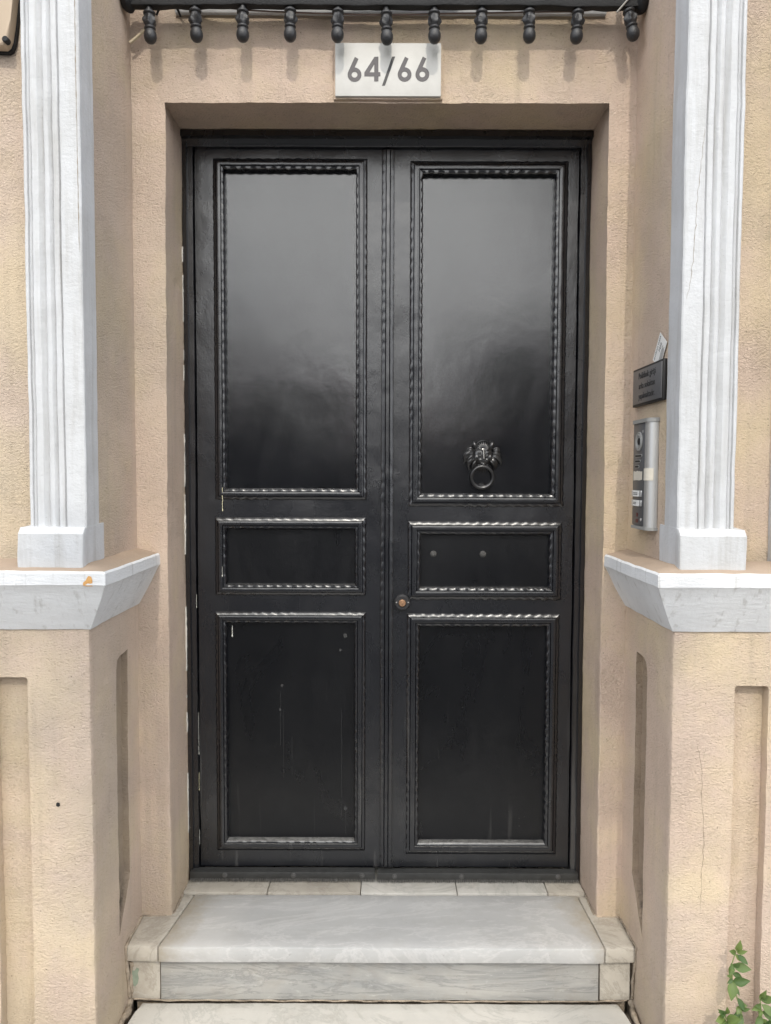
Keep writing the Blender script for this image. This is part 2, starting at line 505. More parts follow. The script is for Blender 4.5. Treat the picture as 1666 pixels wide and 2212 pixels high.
def tube(bm, pts, rad, seg=8, cap=True, mi=0):
    """swept tube; rad is a number or a list"""
    pts = [Vector(p) for p in pts]
    n = len(pts)
    if not isinstance(rad, (list, tuple)):
        rad = [rad] * n
    rings = []
    up = Vector((0, 0, 1))
    t0 = (pts[1] - pts[0]).normalized()
    if abs(t0.dot(up)) > 0.9: up = Vector((1, 0, 0))
    u = t0.cross(up).normalized()
    for i in range(n):
        t = (pts[min(i + 1, n - 1)] - pts[max(i - 1, 0)]).normalized()
        u = (u - t * u.dot(t)).normalized()
        v = t.cross(u)
        rings.append([bm.verts.new(pts[i] + (u * math.cos(2 * math.pi * k / seg) + v * math.sin(2 * math.pi * k / seg)) * rad[i]) for k in range(seg)])
    for i in range(n - 1):
        for k in range(seg):
            f = bm.faces.new((rings[i][k], rings[i][(k + 1) % seg], rings[i + 1][(k + 1) % seg], rings[i + 1][k]))
            f.material_index = mi
    if cap:
        bm.faces.new(rings[0][::-1]).material_index = mi
        bm.faces.new(rings[-1]).material_index = mi

def bez(p0, p1, p2, p3, n=14):
    o = []
    for i in range(n + 1):
        t = i / n; s = 1 - t
        o.append(Vector(p0) * s ** 3 + Vector(p1) * 3 * s * s * t + Vector(p2) * 3 * s * t * t + Vector(p3) * t ** 3)
    return o

def disc(bm, c, r, y0, y1, seg=24, bev=0.0):
    """cylinder along Y, front at y0"""
    prof = [(r, y1), (r, y0 + bev), (r - bev, y0)]
    rings = []
    for (rr, yy) in prof:
        rings.append([bm.verts.new((c[0] + rr * math.cos(2 * math.pi * k / seg), yy, c[1] + rr * math.sin(2 * math.pi * k / seg))) for k in range(seg)])
    for a, b in zip(rings, rings[1:]):
        for k in range(seg):
            bm.faces.new((a[k], a[(k + 1) % seg], b[(k + 1) % seg], b[k]))
    bm.faces.new(rings[-1])

def text_mesh(txt, size, extrude=0.0006, align='CENTER'):
    cu = bpy.data.curves.new('t', 'FONT')
    cu.body = txt
    cu.size = size
    cu.align_x = align
    cu.extrude = extrude
    o = bpy.data.objects.new('t', cu)
    C.objects.link(o)
    dg = bpy.context.evaluated_depsgraph_get()
    dg.update()
    me = bpy.data.meshes.new_from_object(o.evaluated_get(dg))
    bpy.data.objects.remove(o)
    bpy.data.curves.remove(cu)
    return me

def poly2d(splines, extrude):
    cu = bpy.data.curves.new('p', 'CURVE')
    cu.dimensions = '2D'
    cu.fill_mode = 'BOTH'
    cu.extrude = extrude
    for pts in splines:
        s_ = cu.splines.new('POLY')
        s_.points.add(len(pts) - 1)
        for p, (x, y) in zip(s_.points, pts):
            p.co = (x, y, 0, 1)
        s_.use_cyclic_u = True
    o = bpy.data.objects.new('p', cu)
    C.objects.link(o)
    dg = bpy.context.evaluated_depsgraph_get()
    dg.update()
    me = bpy.data.meshes.new_from_object(o.evaluated_get(dg))
    bpy.data.objects.remove(o)
    bpy.data.curves.remove(cu)
    return me

def place(me, mtx, name, mat, parent):
    me.transform(mtx)
    me.materials.clear()
    me.materials.append(M[mat])
    me.name = name
    return link(name, me, parent)

FACE = Matrix.Rotation(math.pi / 2, 4, 'X')            # text in XY -> standing, facing -Y

# ------------------------------------------------------------------ ground and street (setting)
GZ = -0.345
bm = bmesh.new()
box(bm, -60, 60, -1.55, 6.0, GZ - 0.2, GZ)
M['paving'] = simple('pale_paving', (0.40, 0.385, 0.36), 0.9, 0, 0.2, 8, 0.3)
o = finish(bm, 'pavement', 'paving', smooth=False); tag(o, kind='structure')
bm = bmesh.new()
box(bm, -60, 60, -60, -1.55, GZ - 0.4, GZ - 0.11)
M['asphalt'] = simple('asphalt', (0.05, 0.05, 0.049), 0.9, 0, 0.3, 60, 0.6, 0.006)
o = finish(bm, 'road', 'asphalt', smooth=False); tag(o, kind='structure')

# ------------------------------------------------------------------ building
PL, PR = -0.730, 0.712          # inner side faces of the two piers
YA, YP, YW = -0.19, -0.55, -0.485   # surround front, lower pier front, upper wall front
YPIL = -0.565
facade = thing('stucco_building', (0, 0.3, GZ), 'tan stucco house front around the recessed black double door, with white trim', 'building')

# door surround (jambs and lintel in one piece of plaster)
bm = bmesh.new()
prism(bm, [(-0.80, -0.01), (-0.640, -0.01), (-0.640, 2.397), (0.640, 2.397), (0.640, -0.01), (0.80, -0.01), (0.80, 3.3), (-0.80, 3.3)], 'y', YA, 0.10)
bm.edges.ensure_lookup_table()
es = [e for e in bm.edges if (abs(abs(e.verts[0].co.x) - 0.64) < 1e-4 and abs(abs(e.verts[1].co.x) - 0.64) < 1e-4) and abs(e.verts[0].co.y - YA) < 1e-4 and abs(e.verts[1].co.y - YA) < 1e-4]
bmesh.ops.bevel(bm, geom=es, offset=0.006, segments=2, profile=0.5, affect='EDGES')
rough(bm, 0.022, 0.0021, 30)
surround = finish(bm, 'door_surround', 'plaster', facade)

# backing wall behind the door opening
bm = bmesh.new()
box(bm, -0.80, 0.80, 0.11, 0.16, -0.3, 3.3)
finish(bm, 'inner_wall', 'slot', facade, smooth=False)

def pier(sgn, X):
    """lower pier with a narrow sunk slot in its front and one in its side"""
    bm = bmesh.new()
    x1 = sgn * 1.75
    a, b = min(X, x1), max(X, x1)
    box(bm, a, b, YP, 0.15, GZ, 1.085)
    es = [e for e in bm.edges if all(abs(v.co.x - X) < 1e-4 and abs(v.co.y - YP) < 1e-4 for v in e.verts)]
    bmesh.ops.bevel(bm, geom=es, offset=0.007, segments=2, profile=0.5, affect='EDGES')
    o = finish(bm, 'pier', 'plaster', facade)
    # cutters
    cs = []
    fx0 = X + sgn * 0.155
    bm = bmesh.new()
    fx1 = fx0 + sgn * 0.085
    zt = 0.828 if sgn < 0 else 0.812
    box(bm, min(fx0, fx1), max(fx0, fx1), YP - 0.05, YP + 0.030, -0.20, zt)
    bmesh.ops.bevel(bm, geom=[e for e in bm.edges if abs(e.verts[0].co.z - e.verts[1].co.z) < 1e-5 and abs(e.verts[0].co.x - e.verts[1].co.x) < 1e-5 and e.verts[0].co.z > 0], offset=0.008, segments=3, profile=0.5, affect='EDGES')
    me = bpy.data.meshes.new('c'); bm.to_mesh(me); bm.free()
    cs.append(link('c', me))
    bm = bmesh.new()
    # side slot: polygon in (y,z), slanted sill, rounded top near corner
    y0, y1 = -0.375, -0.288
    pts = [(y0, 0.055), (y1, 0.19), (y1, 0.835), (y0 + 0.028, 0.832), (y0 + 0.010, 0.822), (y0, 0.800)]
    prism(bm, pts, 'x', X - sgn * 0.05, X + sgn * 0.018)
    bmesh.ops.recalc_face_normals(bm, faces=bm.faces[:])
    me = bpy.data.meshes.new('c'); bm.to_mesh(me); bm.free()
    cs.append(link('c', me))
    boolean(o, cs)
    bm = bmesh.new(); bm.from_mesh(o.data)
    rough(bm, 0.024, 0.0018, 28, lo=(-1.05, -1, GZ), hi=(1.05, -0.18, 1.1))
    bmesh.ops.recalc_face_normals(bm, faces=bm.faces[:])
    bm.to_mesh(o.data); bm.free()
    o.data.materials.clear(); o.data.materials.append(M['plaster']); o.data.materials.append(M['plaster_niche'])
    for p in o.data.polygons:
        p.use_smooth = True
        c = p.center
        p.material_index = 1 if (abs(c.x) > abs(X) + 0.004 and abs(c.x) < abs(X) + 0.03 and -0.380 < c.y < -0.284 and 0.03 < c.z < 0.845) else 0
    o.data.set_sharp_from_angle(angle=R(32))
    return o
pier_l = pier(-1, PL)
pier_r = pier(1, PR)

# upper walls
for sgn, X in ((-1, PL), (1, PR)):
    bm = bmesh.new()
    x1 = sgn * 1.75
    box(bm, min(X, x1), max(X, x1), YW, 0.15, 1.085, 3.3)
    rough(bm, 0.03, 0.0014, 18, lo=(-1.1, -1, 1), hi=(1.1, -0.18, 2.75))
    finish(bm, 'upper_wall', 'plaster', facade, ang=32)

# dado ledge: profile swept along the pier front, round the corner and back to the surround
def ledge(sgn, X):
    prof = [(-0.03, 1.118), (0.0, 1.114), (0.062, 1.099), (0.0665, 1.094), (0.067, 1.066), (0.062, 1.060), (0.050, 1.034), (0.036, 1.005), (0.018, 0.972), (0.004, 0.948), (-0.03, 0.946)]
    bm = bmesh.new()
    st = []
    n1 = 34
    for i in range(n1):
        st.append(('f', i / (n1 - 1)))
    n2 = 16
    for i in range(1, n2):
        st.append(('s', i / (n2 - 1)))
    rows = []
    for kind, t in st:
        row = []
        for (o_, z) in prof:
            cx, cy = X - sgn * o_, YP - o_
            if kind == 'f':
                x = sgn * 1.3 * (1 - t) + cx * t
                y = cy
            else:
                x = cx
                y = cy * (1 - t) + (YA + 0.02 * (1 if o_ < 0 else 0)) * t
            p = Vector((x, y, z))
            p += noise.noise_vector(p * 22) * 0.0016 + noise.noise_vector(p * 6) * 0.0014
            row.append(bm.verts.new(p))
        rows.append(row)
    for a, b in zip(rows, rows[1:]):
        for k in range(len(prof) - 1):
            f = bm.faces.new((a[k], b[k], b[k + 1], a[k + 1]))
            f.material_index = 1 if k < 2 else 0
    bm.faces.new(rows[0]); bm.faces.new(rows[-1][::-1])
    return finish(bm, 'ledge', ['ledge', 'ledge_top'], facade, ang=24)
ledge_l = ledge(-1, PL)
ledge_r = ledge(1, PR)

# pilasters: fluted casing profile, x measured from the outer edge, second value is the set-back
PROF = [(0, .080), (0, .026), (.003, .022), (.009, .022), (.0115, .027), (.014, .021), (.0175, .018), (.021, .020), (.0225, .026), (.0235, .016), (.026, .014), (.040, .0150), (.046, .020), (.051, .0235), (.0555, .018), (.058, .011), (.061, .009), (.069, .009), (.0725, .012), (.0765, .0165), (.080, .010), (.0825, .006), (.090, .005), (.0945, .006), (.0975, .0115), (.1005, .003), (.103, .0), (.147, .0), (.150, .003), (.150, .080)]
def pilaster(xo, xi, label=None):
    """xo outer edge, xi inner edge (x); grouped under the building"""
    d = 1 if xi > xo else -1
    k = abs(xi - xo) / 0.150
    root = bpy.data.objects.new('pilaster', None)
    C.objects.link(root); root.parent = facade
    root.location = Vector((0, 0, 0)) - Vector(facade.location)
    bm = bmesh.new()
    zs = [1.196 + 0.03 * i for i in range(int((3.3 - 1.196) / 0.03))]
    rows = []
    for z in zs:
        row = []
        for (u, s) in PROF:
            p = Vector((xo + d * u * k, YPIL + s, z))
            nv = noise.noise_vector(p * 15) * 0.0015 + noise.noise_vector(Vector((p.x * 8, p.y * 8, p.z * 3.0))) * 0.0018
            if s > 0.07: nv.y = 0
            row.append(bm.verts.new(p + nv))
        rows.append(row)
    for a, b in zip(rows, rows[1:]):
        for q in range(len(PROF) - 1):
            bm.faces.new((a[q], a[q + 1], b[q + 1], b[q]))
    sh = finish(bm, 'shaft', 'white', None, ang=30)
    sh.parent = root
    bm = bmesh.new()
    a, b = min(xo - d * 0.012, xi + d * 0.001), max(xo - d * 0.012, xi + d * 0.001)
    y0 = YPIL - 0.022
    prism(bm, [(y0 - 0.002, 1.10), (y0, 1.185), (y0 + 0.012, 1.200), (YW + 0.03, 1.206), (YW + 0.03, 1.10)], 'x', a, b)
    es = [e for e in bm.edges if abs(e.verts[0].co.x - e.verts[1].co.x) < 1e-5 and e.verts[0].co.y < y0 + 0.02 and e.verts[1].co.y < y0 + 0.02]
    bmesh.ops.bevel(bm, geom=es, offset=0.006, segments=2, profile=0.5, affect='EDGES')
    rough(bm, 0.022, 0.0018, 20)
    bs = finish(bm, 'base', 'white', None, ang=30)
    bs.parent = root
    return root, sh
pil_l, shaft_l = pilaster(-0.874, PL + 0.004)
pil_r, shaft_r = pilaster(0.858, PR - 0.004)
pil_f, shaft_f = pilaster(1.13, 0.972)

# cracks and chips lie on the surfaces they belong to
def bvh_of(o):
    bm = bmesh.new(); bm.from_mesh(o.data)
    t = BVHTree.FromBMesh(bm); bm.free()
    return t
def crack(pts, target, width, name, mat, parent, offs=0.0007, jit=0.004):
    t = bvh_of(target)
    path = []
    for (x0, z0), (x1, z1) in zip(pts, pts[1:]):
        n = max(2, int(math.hypot(x1 - x0, z1 - z0) / 0.008))
        for i in range(n):
            f = i / n
            x, z = x0 + (x1 - x0) * f, z0 + (z1 - z0) * f
            path.append((x + noise.noise(Vector((x * 60, z * 60, 1))) * jit, z))
    bm = bmesh.new()
    prev = None
    for i, (x, z) in enumerate(path):
        wd = width * (0.4 + 0.6 * abs(noise.noise(Vector((i * 0.31, 5, 2)))) * 2) * min(1, (len(path) - i) / 6 + 0.2)
        row = []
        for dx in (-wd / 2, wd / 2):
            h = t.ray_cast(Vector((x + dx, -1.2, z)), Vector((0, 1, 0)))
            y = h[0].y if h[0] else YP
            row.append(bm.verts.new((x + dx, y - offs, z)))
        if prev: bm.faces.new((prev[0], prev[1], row[1], row[0]))
        prev = row
    o = finish(bm, name, mat, parent, smooth=False)
    return o
crack([(0.778, 0.66), (0.790, 0.60), (0.793, 0.50), (0.800, 0.42), (0.797, 0.34), (0.795, 0.22)], pier_r, 0.0014, 'crack', 'crack', facade)
crack([(0.80, 0.655), (0.793, 0.63), (0.785, 0.61)], pier_r, 0.0011, 'crack', 'crack', facade)
crack([(0.752, 2.15), (0.744, 2.06), (0.736, 1.95), (0.733, 1.86), (0.728, 1.80), (0.716, 1.745)], shaft_r, 0.0012, 'crack', 'crack', facade)
crack([(-0.7325, 2.55), (-0.7335, 2.3), (-0.733, 2.1), (-0.732, 1.85)], shaft_l, 0.0018, 'crack', 'crack', facade, jit=0.001)

def patch(cx, cz, pts, target, name, mat, parent, offs=0.0012):
    t = bvh_of(target)
    bm = bmesh.new()
    def hit(x, z):
        h = t.ray_cast(Vector((x, -1.2, z)), Vector((0, 1, 0)))
        return bm.verts.new((x, (h[0].y if h[0] else -0.6) - offs, z))
    c = hit(cx, cz)
    ring = [hit(cx + px, cz + pz) for px, pz in pts]
    for i in range(len(ring)):
        bm.faces.new((c, ring[i], ring[(i + 1) % len(ring)]))
    return finish(bm, name, mat, parent, smooth=False)
patch(-0.703, 1.076, [(-.013, -.010), (-.004, -.0125), (.009, -.012), (.0095, .003), (.007, .011), (.001, .013), (-.003, .009), (-.006, .002), (-.0125, -.003)], ledge_l, 'paint_chip', 'chip', facade)
patch(-0.815, 0.505, [(-.005, -.004), (0, -.006), (.005, -.003), (.004, .004), (-.001, .006), (-.005, .003)], pier_l, 'plaster_hole', 'slot', facade)

# window sill band above the lintel, window behind the grille
bm = bmesh.new()
box(bm, -0.60, 0.62, YA - 0.012, YA + 0.05, 2.632, 2.668, 0.003)
finish(bm, 'window_sill', 'sill', facade)
for x0, x1, z0, z1 in ((-0.56, -0.51, 2.672, 3.29), (0.53, 0.58, 2.672, 3.29), (-0.51, 0.53, 2.672, 2.72), (-0.02, 0.03, 2.72, 3.29)):
    bm = bmesh.new(); box(bm, x0, x1, YA - 0.022, YA + 0.02, z0, z1, 0.003)
    finish(bm, 'window_frame', 'white', facade)
for x0, x1 in ((-0.51, -0.02), (0.03, 0.53)):
    bm = bmesh.new(); box(bm, x0, x1, YA - 0.008, YA - 0.004, 2.72, 3.29)
    finish(bm, 'window_pane', 'glass', facade, smooth=False)

# ------------------------------------------------------------------ steps
def stone(name, mat, parent, x0, x1, y0, y1, z0, z1, bev=0.004, step=0.05, amp=0.0012, taper=None):
    bm = bmesh.new()
    if taper:
        prism(bm, taper, 'z', z0, z1)
        bmesh.ops.bevel(bm, geom=bm.edges[:], offset=bev, segments=2, profile=0.5, affect='EDGES')
    else:
        box(bm, x0, x1, y0, y1, z0, z1, bev)
    rough(bm, step, amp, 11)
    return finish(bm, name, mat, parent, ang=30)

steps = thing('doorstep', (0, -0.3, GZ), 'grey marble upper doorstep with pale nosing, directly below the black door', 'step')
stone('tread_slab', 'tread', steps, 0, 0, 0, 0, -0.044, 0.0, 0.004, 0.06, 0.0010,
      taper=[(-0.636, -0.341), (0.622, -0.341), (0.612, -0.075), (-0.600, -0.075)])
stone('end_stone', 'sidestone', steps, 0, 0, 0, 0, -0.046, 0.0005, 0.006, 0.03, 0.0022,
      taper=[(-0.727, -0.336), (-0.6375, -0.340), (-0.6015, -0.077), (-0.640, -0.077), (-0.727, -0.17)])
stone('end_stone', 'sidestone', steps, 0, 0, 0, 0, -0.045, 0.0005, 0.006, 0.03, 0.0022,
      taper=[(0.6235, -0.340), (0.708, -0.336), (0.709, -0.17), (0.645, -0.077), (0.6135, -0.077)])
stone('riser_slab', 'riser', steps, -0.636, 0.612, -0.318, -0.28, -0.168, -0.046, 0.002, 0.06, 0.0008)
rst = stone('riser_end_stone', 'sidestone', steps, -0.721, -0.639, -0.316, -0.28, -0.168, -0.048, 0.003, 0.03, 0.0016)
stone('riser_end_stone', 'sidestone', steps, 0.616, 0.702, -0.316, -0.28, -0.168, -0.047, 0.003, 0.03, 0.0016)
patch(-0.706, -0.105, [(-.012, -.020), (-.004, -.026), (.004, -.016), (.007, -.002), (.004, .014), (.009, .026), (.001, .030), (-.006, .020), (-.011, .022), (-.013, .004)], rst, 'green_stain', 'moss', steps, 0.0008)
bm = bmesh.new()
box(bm, -0.715, 0.70, -0.285, 0.08, GZ, -0.047)
finish(bm, 'masonry_core', 'mortar', steps, smooth=False)

thr = thing('threshold', (0, -0.02, 0), 'narrow row of cream marble pieces under the brush of the black door', 'threshold')
xs = [-0.640, -0.372, -0.075, 0.232, 0.520, 0.638]
for i in range(5):
    stone('marble_piece', 'sidestone' if i in (0, 1, 4) else 'lowtread', thr, xs[i] + 0.0012, xs[i + 1] - 0.0012, -0.072 + random.uniform(-.001, .001), 0.09, -0.046, 0.005 + random.uniform(-.0006, .0008), 0.002, 0.05, 0.0008)

low = thing('lower_step', (0, -0.5, GZ), 'pale weathered marble lower step at the bottom edge, below the grey riser', 'step')
stone('tread_slab', 'lowtread', low, 0, 0, 0, 0, -0.225, -0.172, 0.008, 0.05, 0.0015,
      taper=[(-0.90, -0.80), (0.90, -0.80), (0.90, -0.56), (0.694, -0.555), (0.672, -0.36), (0.668, -0.321), (-0.690, -0.321), (-0.695, -0.36), (-0.712, -0.555), (-0.90, -0.56)])
stone('riser_slab', 'riser', low, -0.88, 0.88, -0.78, -0.74, GZ, -0.227, 0.003, 0.08, 0.001)
bm = bmesh.new()
box(bm, -0.725, 0.708, -0.738, -0.29, GZ, -0.226)
finish(bm, 'masonry_core', 'mortar', low, smooth=False)

# broken mortar fillets in the corners between steps and piers
def fillet(path, rad, name, parent, mat='mortar', seed=0):
    bm = bmesh.new()
    pts, rr = [], []
    for (a, b) in zip(path, path[1:]):
        n = max(3, int((Vector(b) - Vector(a)).length / 0.006))
        for i in range(n):
            p = Vector(a).lerp(Vector(b), i / n)
            p += noise.noise_vector(p * 24 + Vector((seed, 0, 0))) * rad * 0.7
            pts.append(p)
            rr.append(rad * (0.6 + 0.7 * abs(noise.noise(p * 32 + Vector((0, seed, 0))))))
    tube(bm, pts, rr, 7)
    for v in bm.verts:
        v.co += noise.noise_vector(v.co * 130) * rad * 0.22
    return finish(bm, name, mat, parent, ang=60)
fillet([(PL + 0.001, -0.20, 0.0), (PL + 0.001, -0.338, 0.001), (PL + 0.002, -0.330, -0.05), (PL + 0.004, -0.318, -0.165)], 0.0065, 'mortar_joint', steps, seed=1)
fillet([(PL + 0.006, -0.315, -0.055), (PL + 0.010, -0.313, -0.165)], 0.010, 'mortar_joint', steps, seed=11)
fillet([(PR - 0.001, -0.20, 0.0), (PR - 0.001, -0.338, 0.001), (PR - 0.002, -0.330, -0.05), (PR - 0.004, -0.318, -0.165)], 0.0055, 'mortar_joint', steps, seed=2)
fillet([(-0.715, -0.315, -0.168), (-0.62, -0.317, -0.171), (0.60, -0.317, -0.171), (0.70, -0.315, -0.168)], 0.0032, 'mortar_joint', steps, seed=3)
fillet([(PL + 0.006, -0.31, -0.176), (PL + 0.010, -0.40, -0.180), (PL + 0.006, -0.56, -0.182)], 0.012, 'mortar_joint', low, seed=4)
fillet([(PR - 0.006, -0.31, -0.176), (PR - 0.010, -0.40, -0.180), (PR - 0.006, -0.56, -0.182)], 0.010, 'mortar_joint', low, seed=5)
fillet([(-0.652, -0.188, 0.0), (-0.637, -0.178, 0.0), (-0.638, -0.03, 0.002)], 0.006, 'mortar_joint', steps, seed=6)
fillet([(0.652, -0.188, 0.0), (0.638, -0.178, 0.0), (0.638, -0.03, 0.002)], 0.0045, 'mortar_joint', steps, seed=7)
fillet([(PL + 0.004, -0.190, 0.0), (-0.65, -0.190, 0.0)], 0.0045, 'mortar_joint', steps, seed=8)
fillet([(PR - 0.004, -0.190, 0.0), (0.65, -0.190, 0.0)], 0.0035, 'mortar_joint', steps, seed=9)

# ------------------------------------------------------------------ door frame
frame = thing('door_frame', (0, 0, 0), 'black painted door frame set into the tan plaster opening', 'door frame')
def jamb(x0, x1, s):
    bm = bmesh.new()
    # stepped jamb: outer band then a set-back stop
    if s < 0:
        pts = [(x0, 0.0), (x0 + 0.013, -0.003), (x0 + 0.015, 0.006), (x0 + 0.030, 0.006), (x0 + 0.032, 0.09), (x0, 0.09)]
    else:
        pts = [(x1, 0.0), (x1 - 0.013, -0.003), (x1 - 0.015, 0.006), (x1 - 0.030, 0.006), (x1 - 0.032, 0.09), (x1, 0.09)]
    prism(bm, pts, 'z', 0.006, 2.36)
    rough(bm, 0.03, 0.0012, 20)
    finish(bm, 'jamb', 'door_trim', frame, ang=25)
jamb(-0.638, -0.606, -1)
jamb(0.606, 0.638, 1)
bm = bmesh.new()
prism(bm, [(-0.016, 2.394), (-0.018, 2.376), (-0.004, 2.372), (0.002, 2.362), (0.004, 2.352), (0.09, 2.352), (0.09, 2.394)], 'x', -0.6385, 0.6385)
rough(bm, 0.03, 0.0010, 20)
finish(bm, 'head', 'door_trim', frame, ang=25)
# flaking filler between plaster and frame on the left
bm = bmesh.new()
pz = 0.05
prev = None
while pz < 2.05:
    wv = 0.0008 + 0.0022 * max(0, noise.noise(Vector((3, 1, pz * 14)))) + 0.0015 * noise.noise(Vector((7, 2, pz * 70)))
    x = -0.6385
    ga = noise.noise(Vector((2, 4, pz * 5.5))) + 0.35 * noise.noise(Vector((9, 4, pz * 30)))
    wv = max(0.0, wv * min(1.0, (ga + 0.05) * 6))
    yy = -0.004 - 0.010 * abs(noise.noise(Vector((1, 9, pz * 25))))
    row = [bm.verts.new((x - 0.002, yy, pz)), bm.verts.new((x + wv, yy + 0.002, pz)), bm.verts.new((x + wv, 0.004, pz))]
    if prev and noise.noise(Vector((2, 4, pz * 5.5))) + 0.35 * noise.noise(Vector((9, 4, pz * 30))) > -0.05:
        bm.faces.new((prev[0], prev[1], row[1], row[0])); bm.faces.new((prev[1], prev[2], row[2], row[1]))
    prev = row
    pz += 0.008
finish(bm, 'filler_line', 'caulk', frame, ang=60)

# ------------------------------------------------------------------ door leaves
YS, YPAN = 0.020, 0.036
MPROF = [(0.0, -0.016, 0), (0.02, 0.004, 1), (0.10, 0.0075, 1), (0.24, 0.0085, 0), (0.27, 0.0050, 0), (0.31, 0.0095, 0), (0.40, 0.0105, 0), (0.58, 0.0105, 0), (0.66, 0.0095, 0), (0.69, 0.0050, 0), (0.73, 0.0080, 0), (0.86, 0.0065, 2), (0.97, 0.0030, 2), (1.0, -0.001, 0)]
PITCH = 0.0315
def moulding(p0, p1, inward, W, parent, Wend0, Wend1, prof=MPROF, pitch=PITCH, yb=YS, seedph=0.0, mitre=True, sca=1.0):
    """p0->p1 run along the panel edge (x,z); the strip grows away from the panel (-inward)"""
    p0, p1 = Vector((p0[0], 0, p0[1])), Vector((p1[0], 0, p1[1]))
    t = (p1 - p0).normalized()
    L = (p1 - p0).length
    out = -Vector((inward[0], 0, inward[1]))
    n = max(8, int(L / (pitch / 7)))
    bm = bmesh.new()
    rows = []
    gaps = random.uniform(0, 100)
    for i in range(n + 1):
        f = i / n
        row = []
        for (u, h, sc) in prof:
            s0 = -u * Wend0 if mitre else 0
            s1 = L + (u * Wend1 if mitre else 0)
            s = s0 + (s1 - s0) * f
            wv = abs(math.sin(math.pi * s / pitch + seedph))
            du = 0
            dh = 0
            if sc == 1:
                du = -0.0020 * (wv - 0.5) * sca; dh = 0.0009 * (wv - 0.4) * sca
            if sc == 2:
                # paint-filled stretches lose the scallops
                fill = max(0.0, min(1.0, 0.6 + 1.6 * noise.noise(Vector((s * 5.0, gaps, 0)))))
                du = 0.0026 * (wv - 0.5) * fill * sca; dh = 0.0008 * (wv - 0.5) * fill * sca
            p = p0 + t * s + out * (u * W + du)
            p.y = yb - (h + dh)
            q = noise.noise_vector(p * 30 + Vector((gaps, 0, 0)))
            p += Vector((q.x * 0.0007, q.y * 0.0006, q.z * 0.0007))
            row.append(bm.verts.new(p))
        rows.append(row)
    for a, b in zip(rows, rows[1:]):
        for k in range(len(prof) - 1):
            bm.faces.new((a[k], a[k + 1], b[k + 1], b[k]))
    return finish(bm, 'moulding', 'door_trim', parent, ang=40)

def panel_block(parent, x0, x1, z0, z1, W):
    """flat sunk panel x0..x1,z0..z1 with mitred mouldings of width W round it"""
    bm = bmesh.new()
    nx, nz = max(6, int((x1 - x0) / 0.04)), max(6, int((z1 - z0) / 0.04))
    g = []
    for i in range(nx + 1):
        col = []
        for k in range(nz + 1):
            x = x0 - 0.012 + (x1 - x0 + 0.024) * i / nx
            z = z0 - 0.012 + (z1 - z0 + 0.024) * k / nz
            y = YPAN + 0.0012 * noise.noise(Vector((x * 3.2, 4.0, z * 3.2)))
            col.append(bm.verts.new((x, y, z)))
        g.append(col)
    for i in range(nx):
        for k in range(nz):
            bm.faces.new((g[i][k], g[i + 1][k], g[i + 1][k + 1], g[i][k + 1]))
    bmesh.ops.solidify(bm, geom=bm.faces[:], thickness=0.006)
    for v in bm.verts:
        pass
    finish(bm, 'panel', 'door_panel' if z1 > 2 else 'door_panel_low', parent, ang=40)
    ph = [random.uniform(0, 3) for _ in range(4)]
    moulding((x0, z0), (x1, z0), (0, 1), W, parent, W, W, seedph=ph[0], sca=0.15 if z0 < 0.3 else 1.0)
    moulding((x0, z1), (x1, z1), (0, -1), W, parent, W, W, seedph=ph[1])
    moulding((x0, z0), (x0, z1), (1, 0), W, parent, W, W, seedph=ph[2], sca=1.15)
    moulding((x1, z0), (x1, z1), (-1, 0), W, parent, W, W, seedph=ph[3], sca=1.15)

def leaf(xa, xb, panels, W, label):
    root = thing('door_leaf', (xa if xa < -0.1 else xb, YS, 0.04), label, 'door', 'leaves of the double door')
    px0, px1 = panels[0][0] - 0.012, panels[0][1] + 0.012
    zt, zb = 2.352, 0.040
    bm = bmesh.new()
    box(bm, xa, px0, YS, YS + 0.04, zb, zt)
    box(bm, px1, xb, YS, YS + 0.04, zb, zt)
    zz = [zt] + [v for p in panels for v in (p[3] + 0.012, p[2] - 0.012)] + [zb]
    for i in range(0, len(zz), 2):
        box(bm, px0, px1, YS, YS + 0.04, zz[i + 1], zz[i])
    bmesh.ops.remove_doubles(bm, verts=bm.verts[:], dist=1e-5)
    # drop the interior faces where rails butt the stiles
    rough(bm, 0.03, 0.0013, 12)
    finish(bm, 'leaf_frame', 'door', root, ang=30)
    for (x0, x1, z0, z1) in panels:
        panel_block(root, x0, x1, z0, z1, W)
    return root
def zd(y, d=2.385):
    v = y - 1106.0
    c_, s_ = math.cos(math.atan(.05)), math.sin(math.atan(.05))
    return CAM_Z - (1600 * s_ + v * c_) * d / (1600 * c_ - v * s_)
left = leaf(-0.604, -0.012, [(-0.511, -0.096, 1.285, 2.286), (-0.513, -0.098, 0.976, 1.156), (-0.514, -0.099, 0.131, 0.850)], 0.036,
            'left black leaf of the double door, three plain panels, no knocker')
right = leaf(-0.009, 0.604, [(0.115, 0.531, 1.270, 2.275), (0.113, 0.528, 0.968, 1.140), (0.111, 0.524, 0.125, 0.841)], 0.041,
             'right black leaf of the double door, carrying the lion knocker and brass lock')
# astragal strip on the right leaf
AP = [(0.0, -0.002, 0), (0.02, 0.008, 2), (0.16, 0.011, 2), (0.30, 0.012, 0), (0.34, 0.0085, 0), (0.38, 0.013, 0), (0.62, 0.013, 0), (0.66, 0.0085, 0), (0.70, 0.012, 0), (0.86, 0.011, 2), (0.98, 0.008, 2), (1.0, -0.002, 0)]
o = moulding((0.025, 0.045), (0.025, 2.345), (1, 0), 0.040, right, 0, 0, prof=AP, mitre=False, yb=YS - 0.001)
o.name = 'astragal'

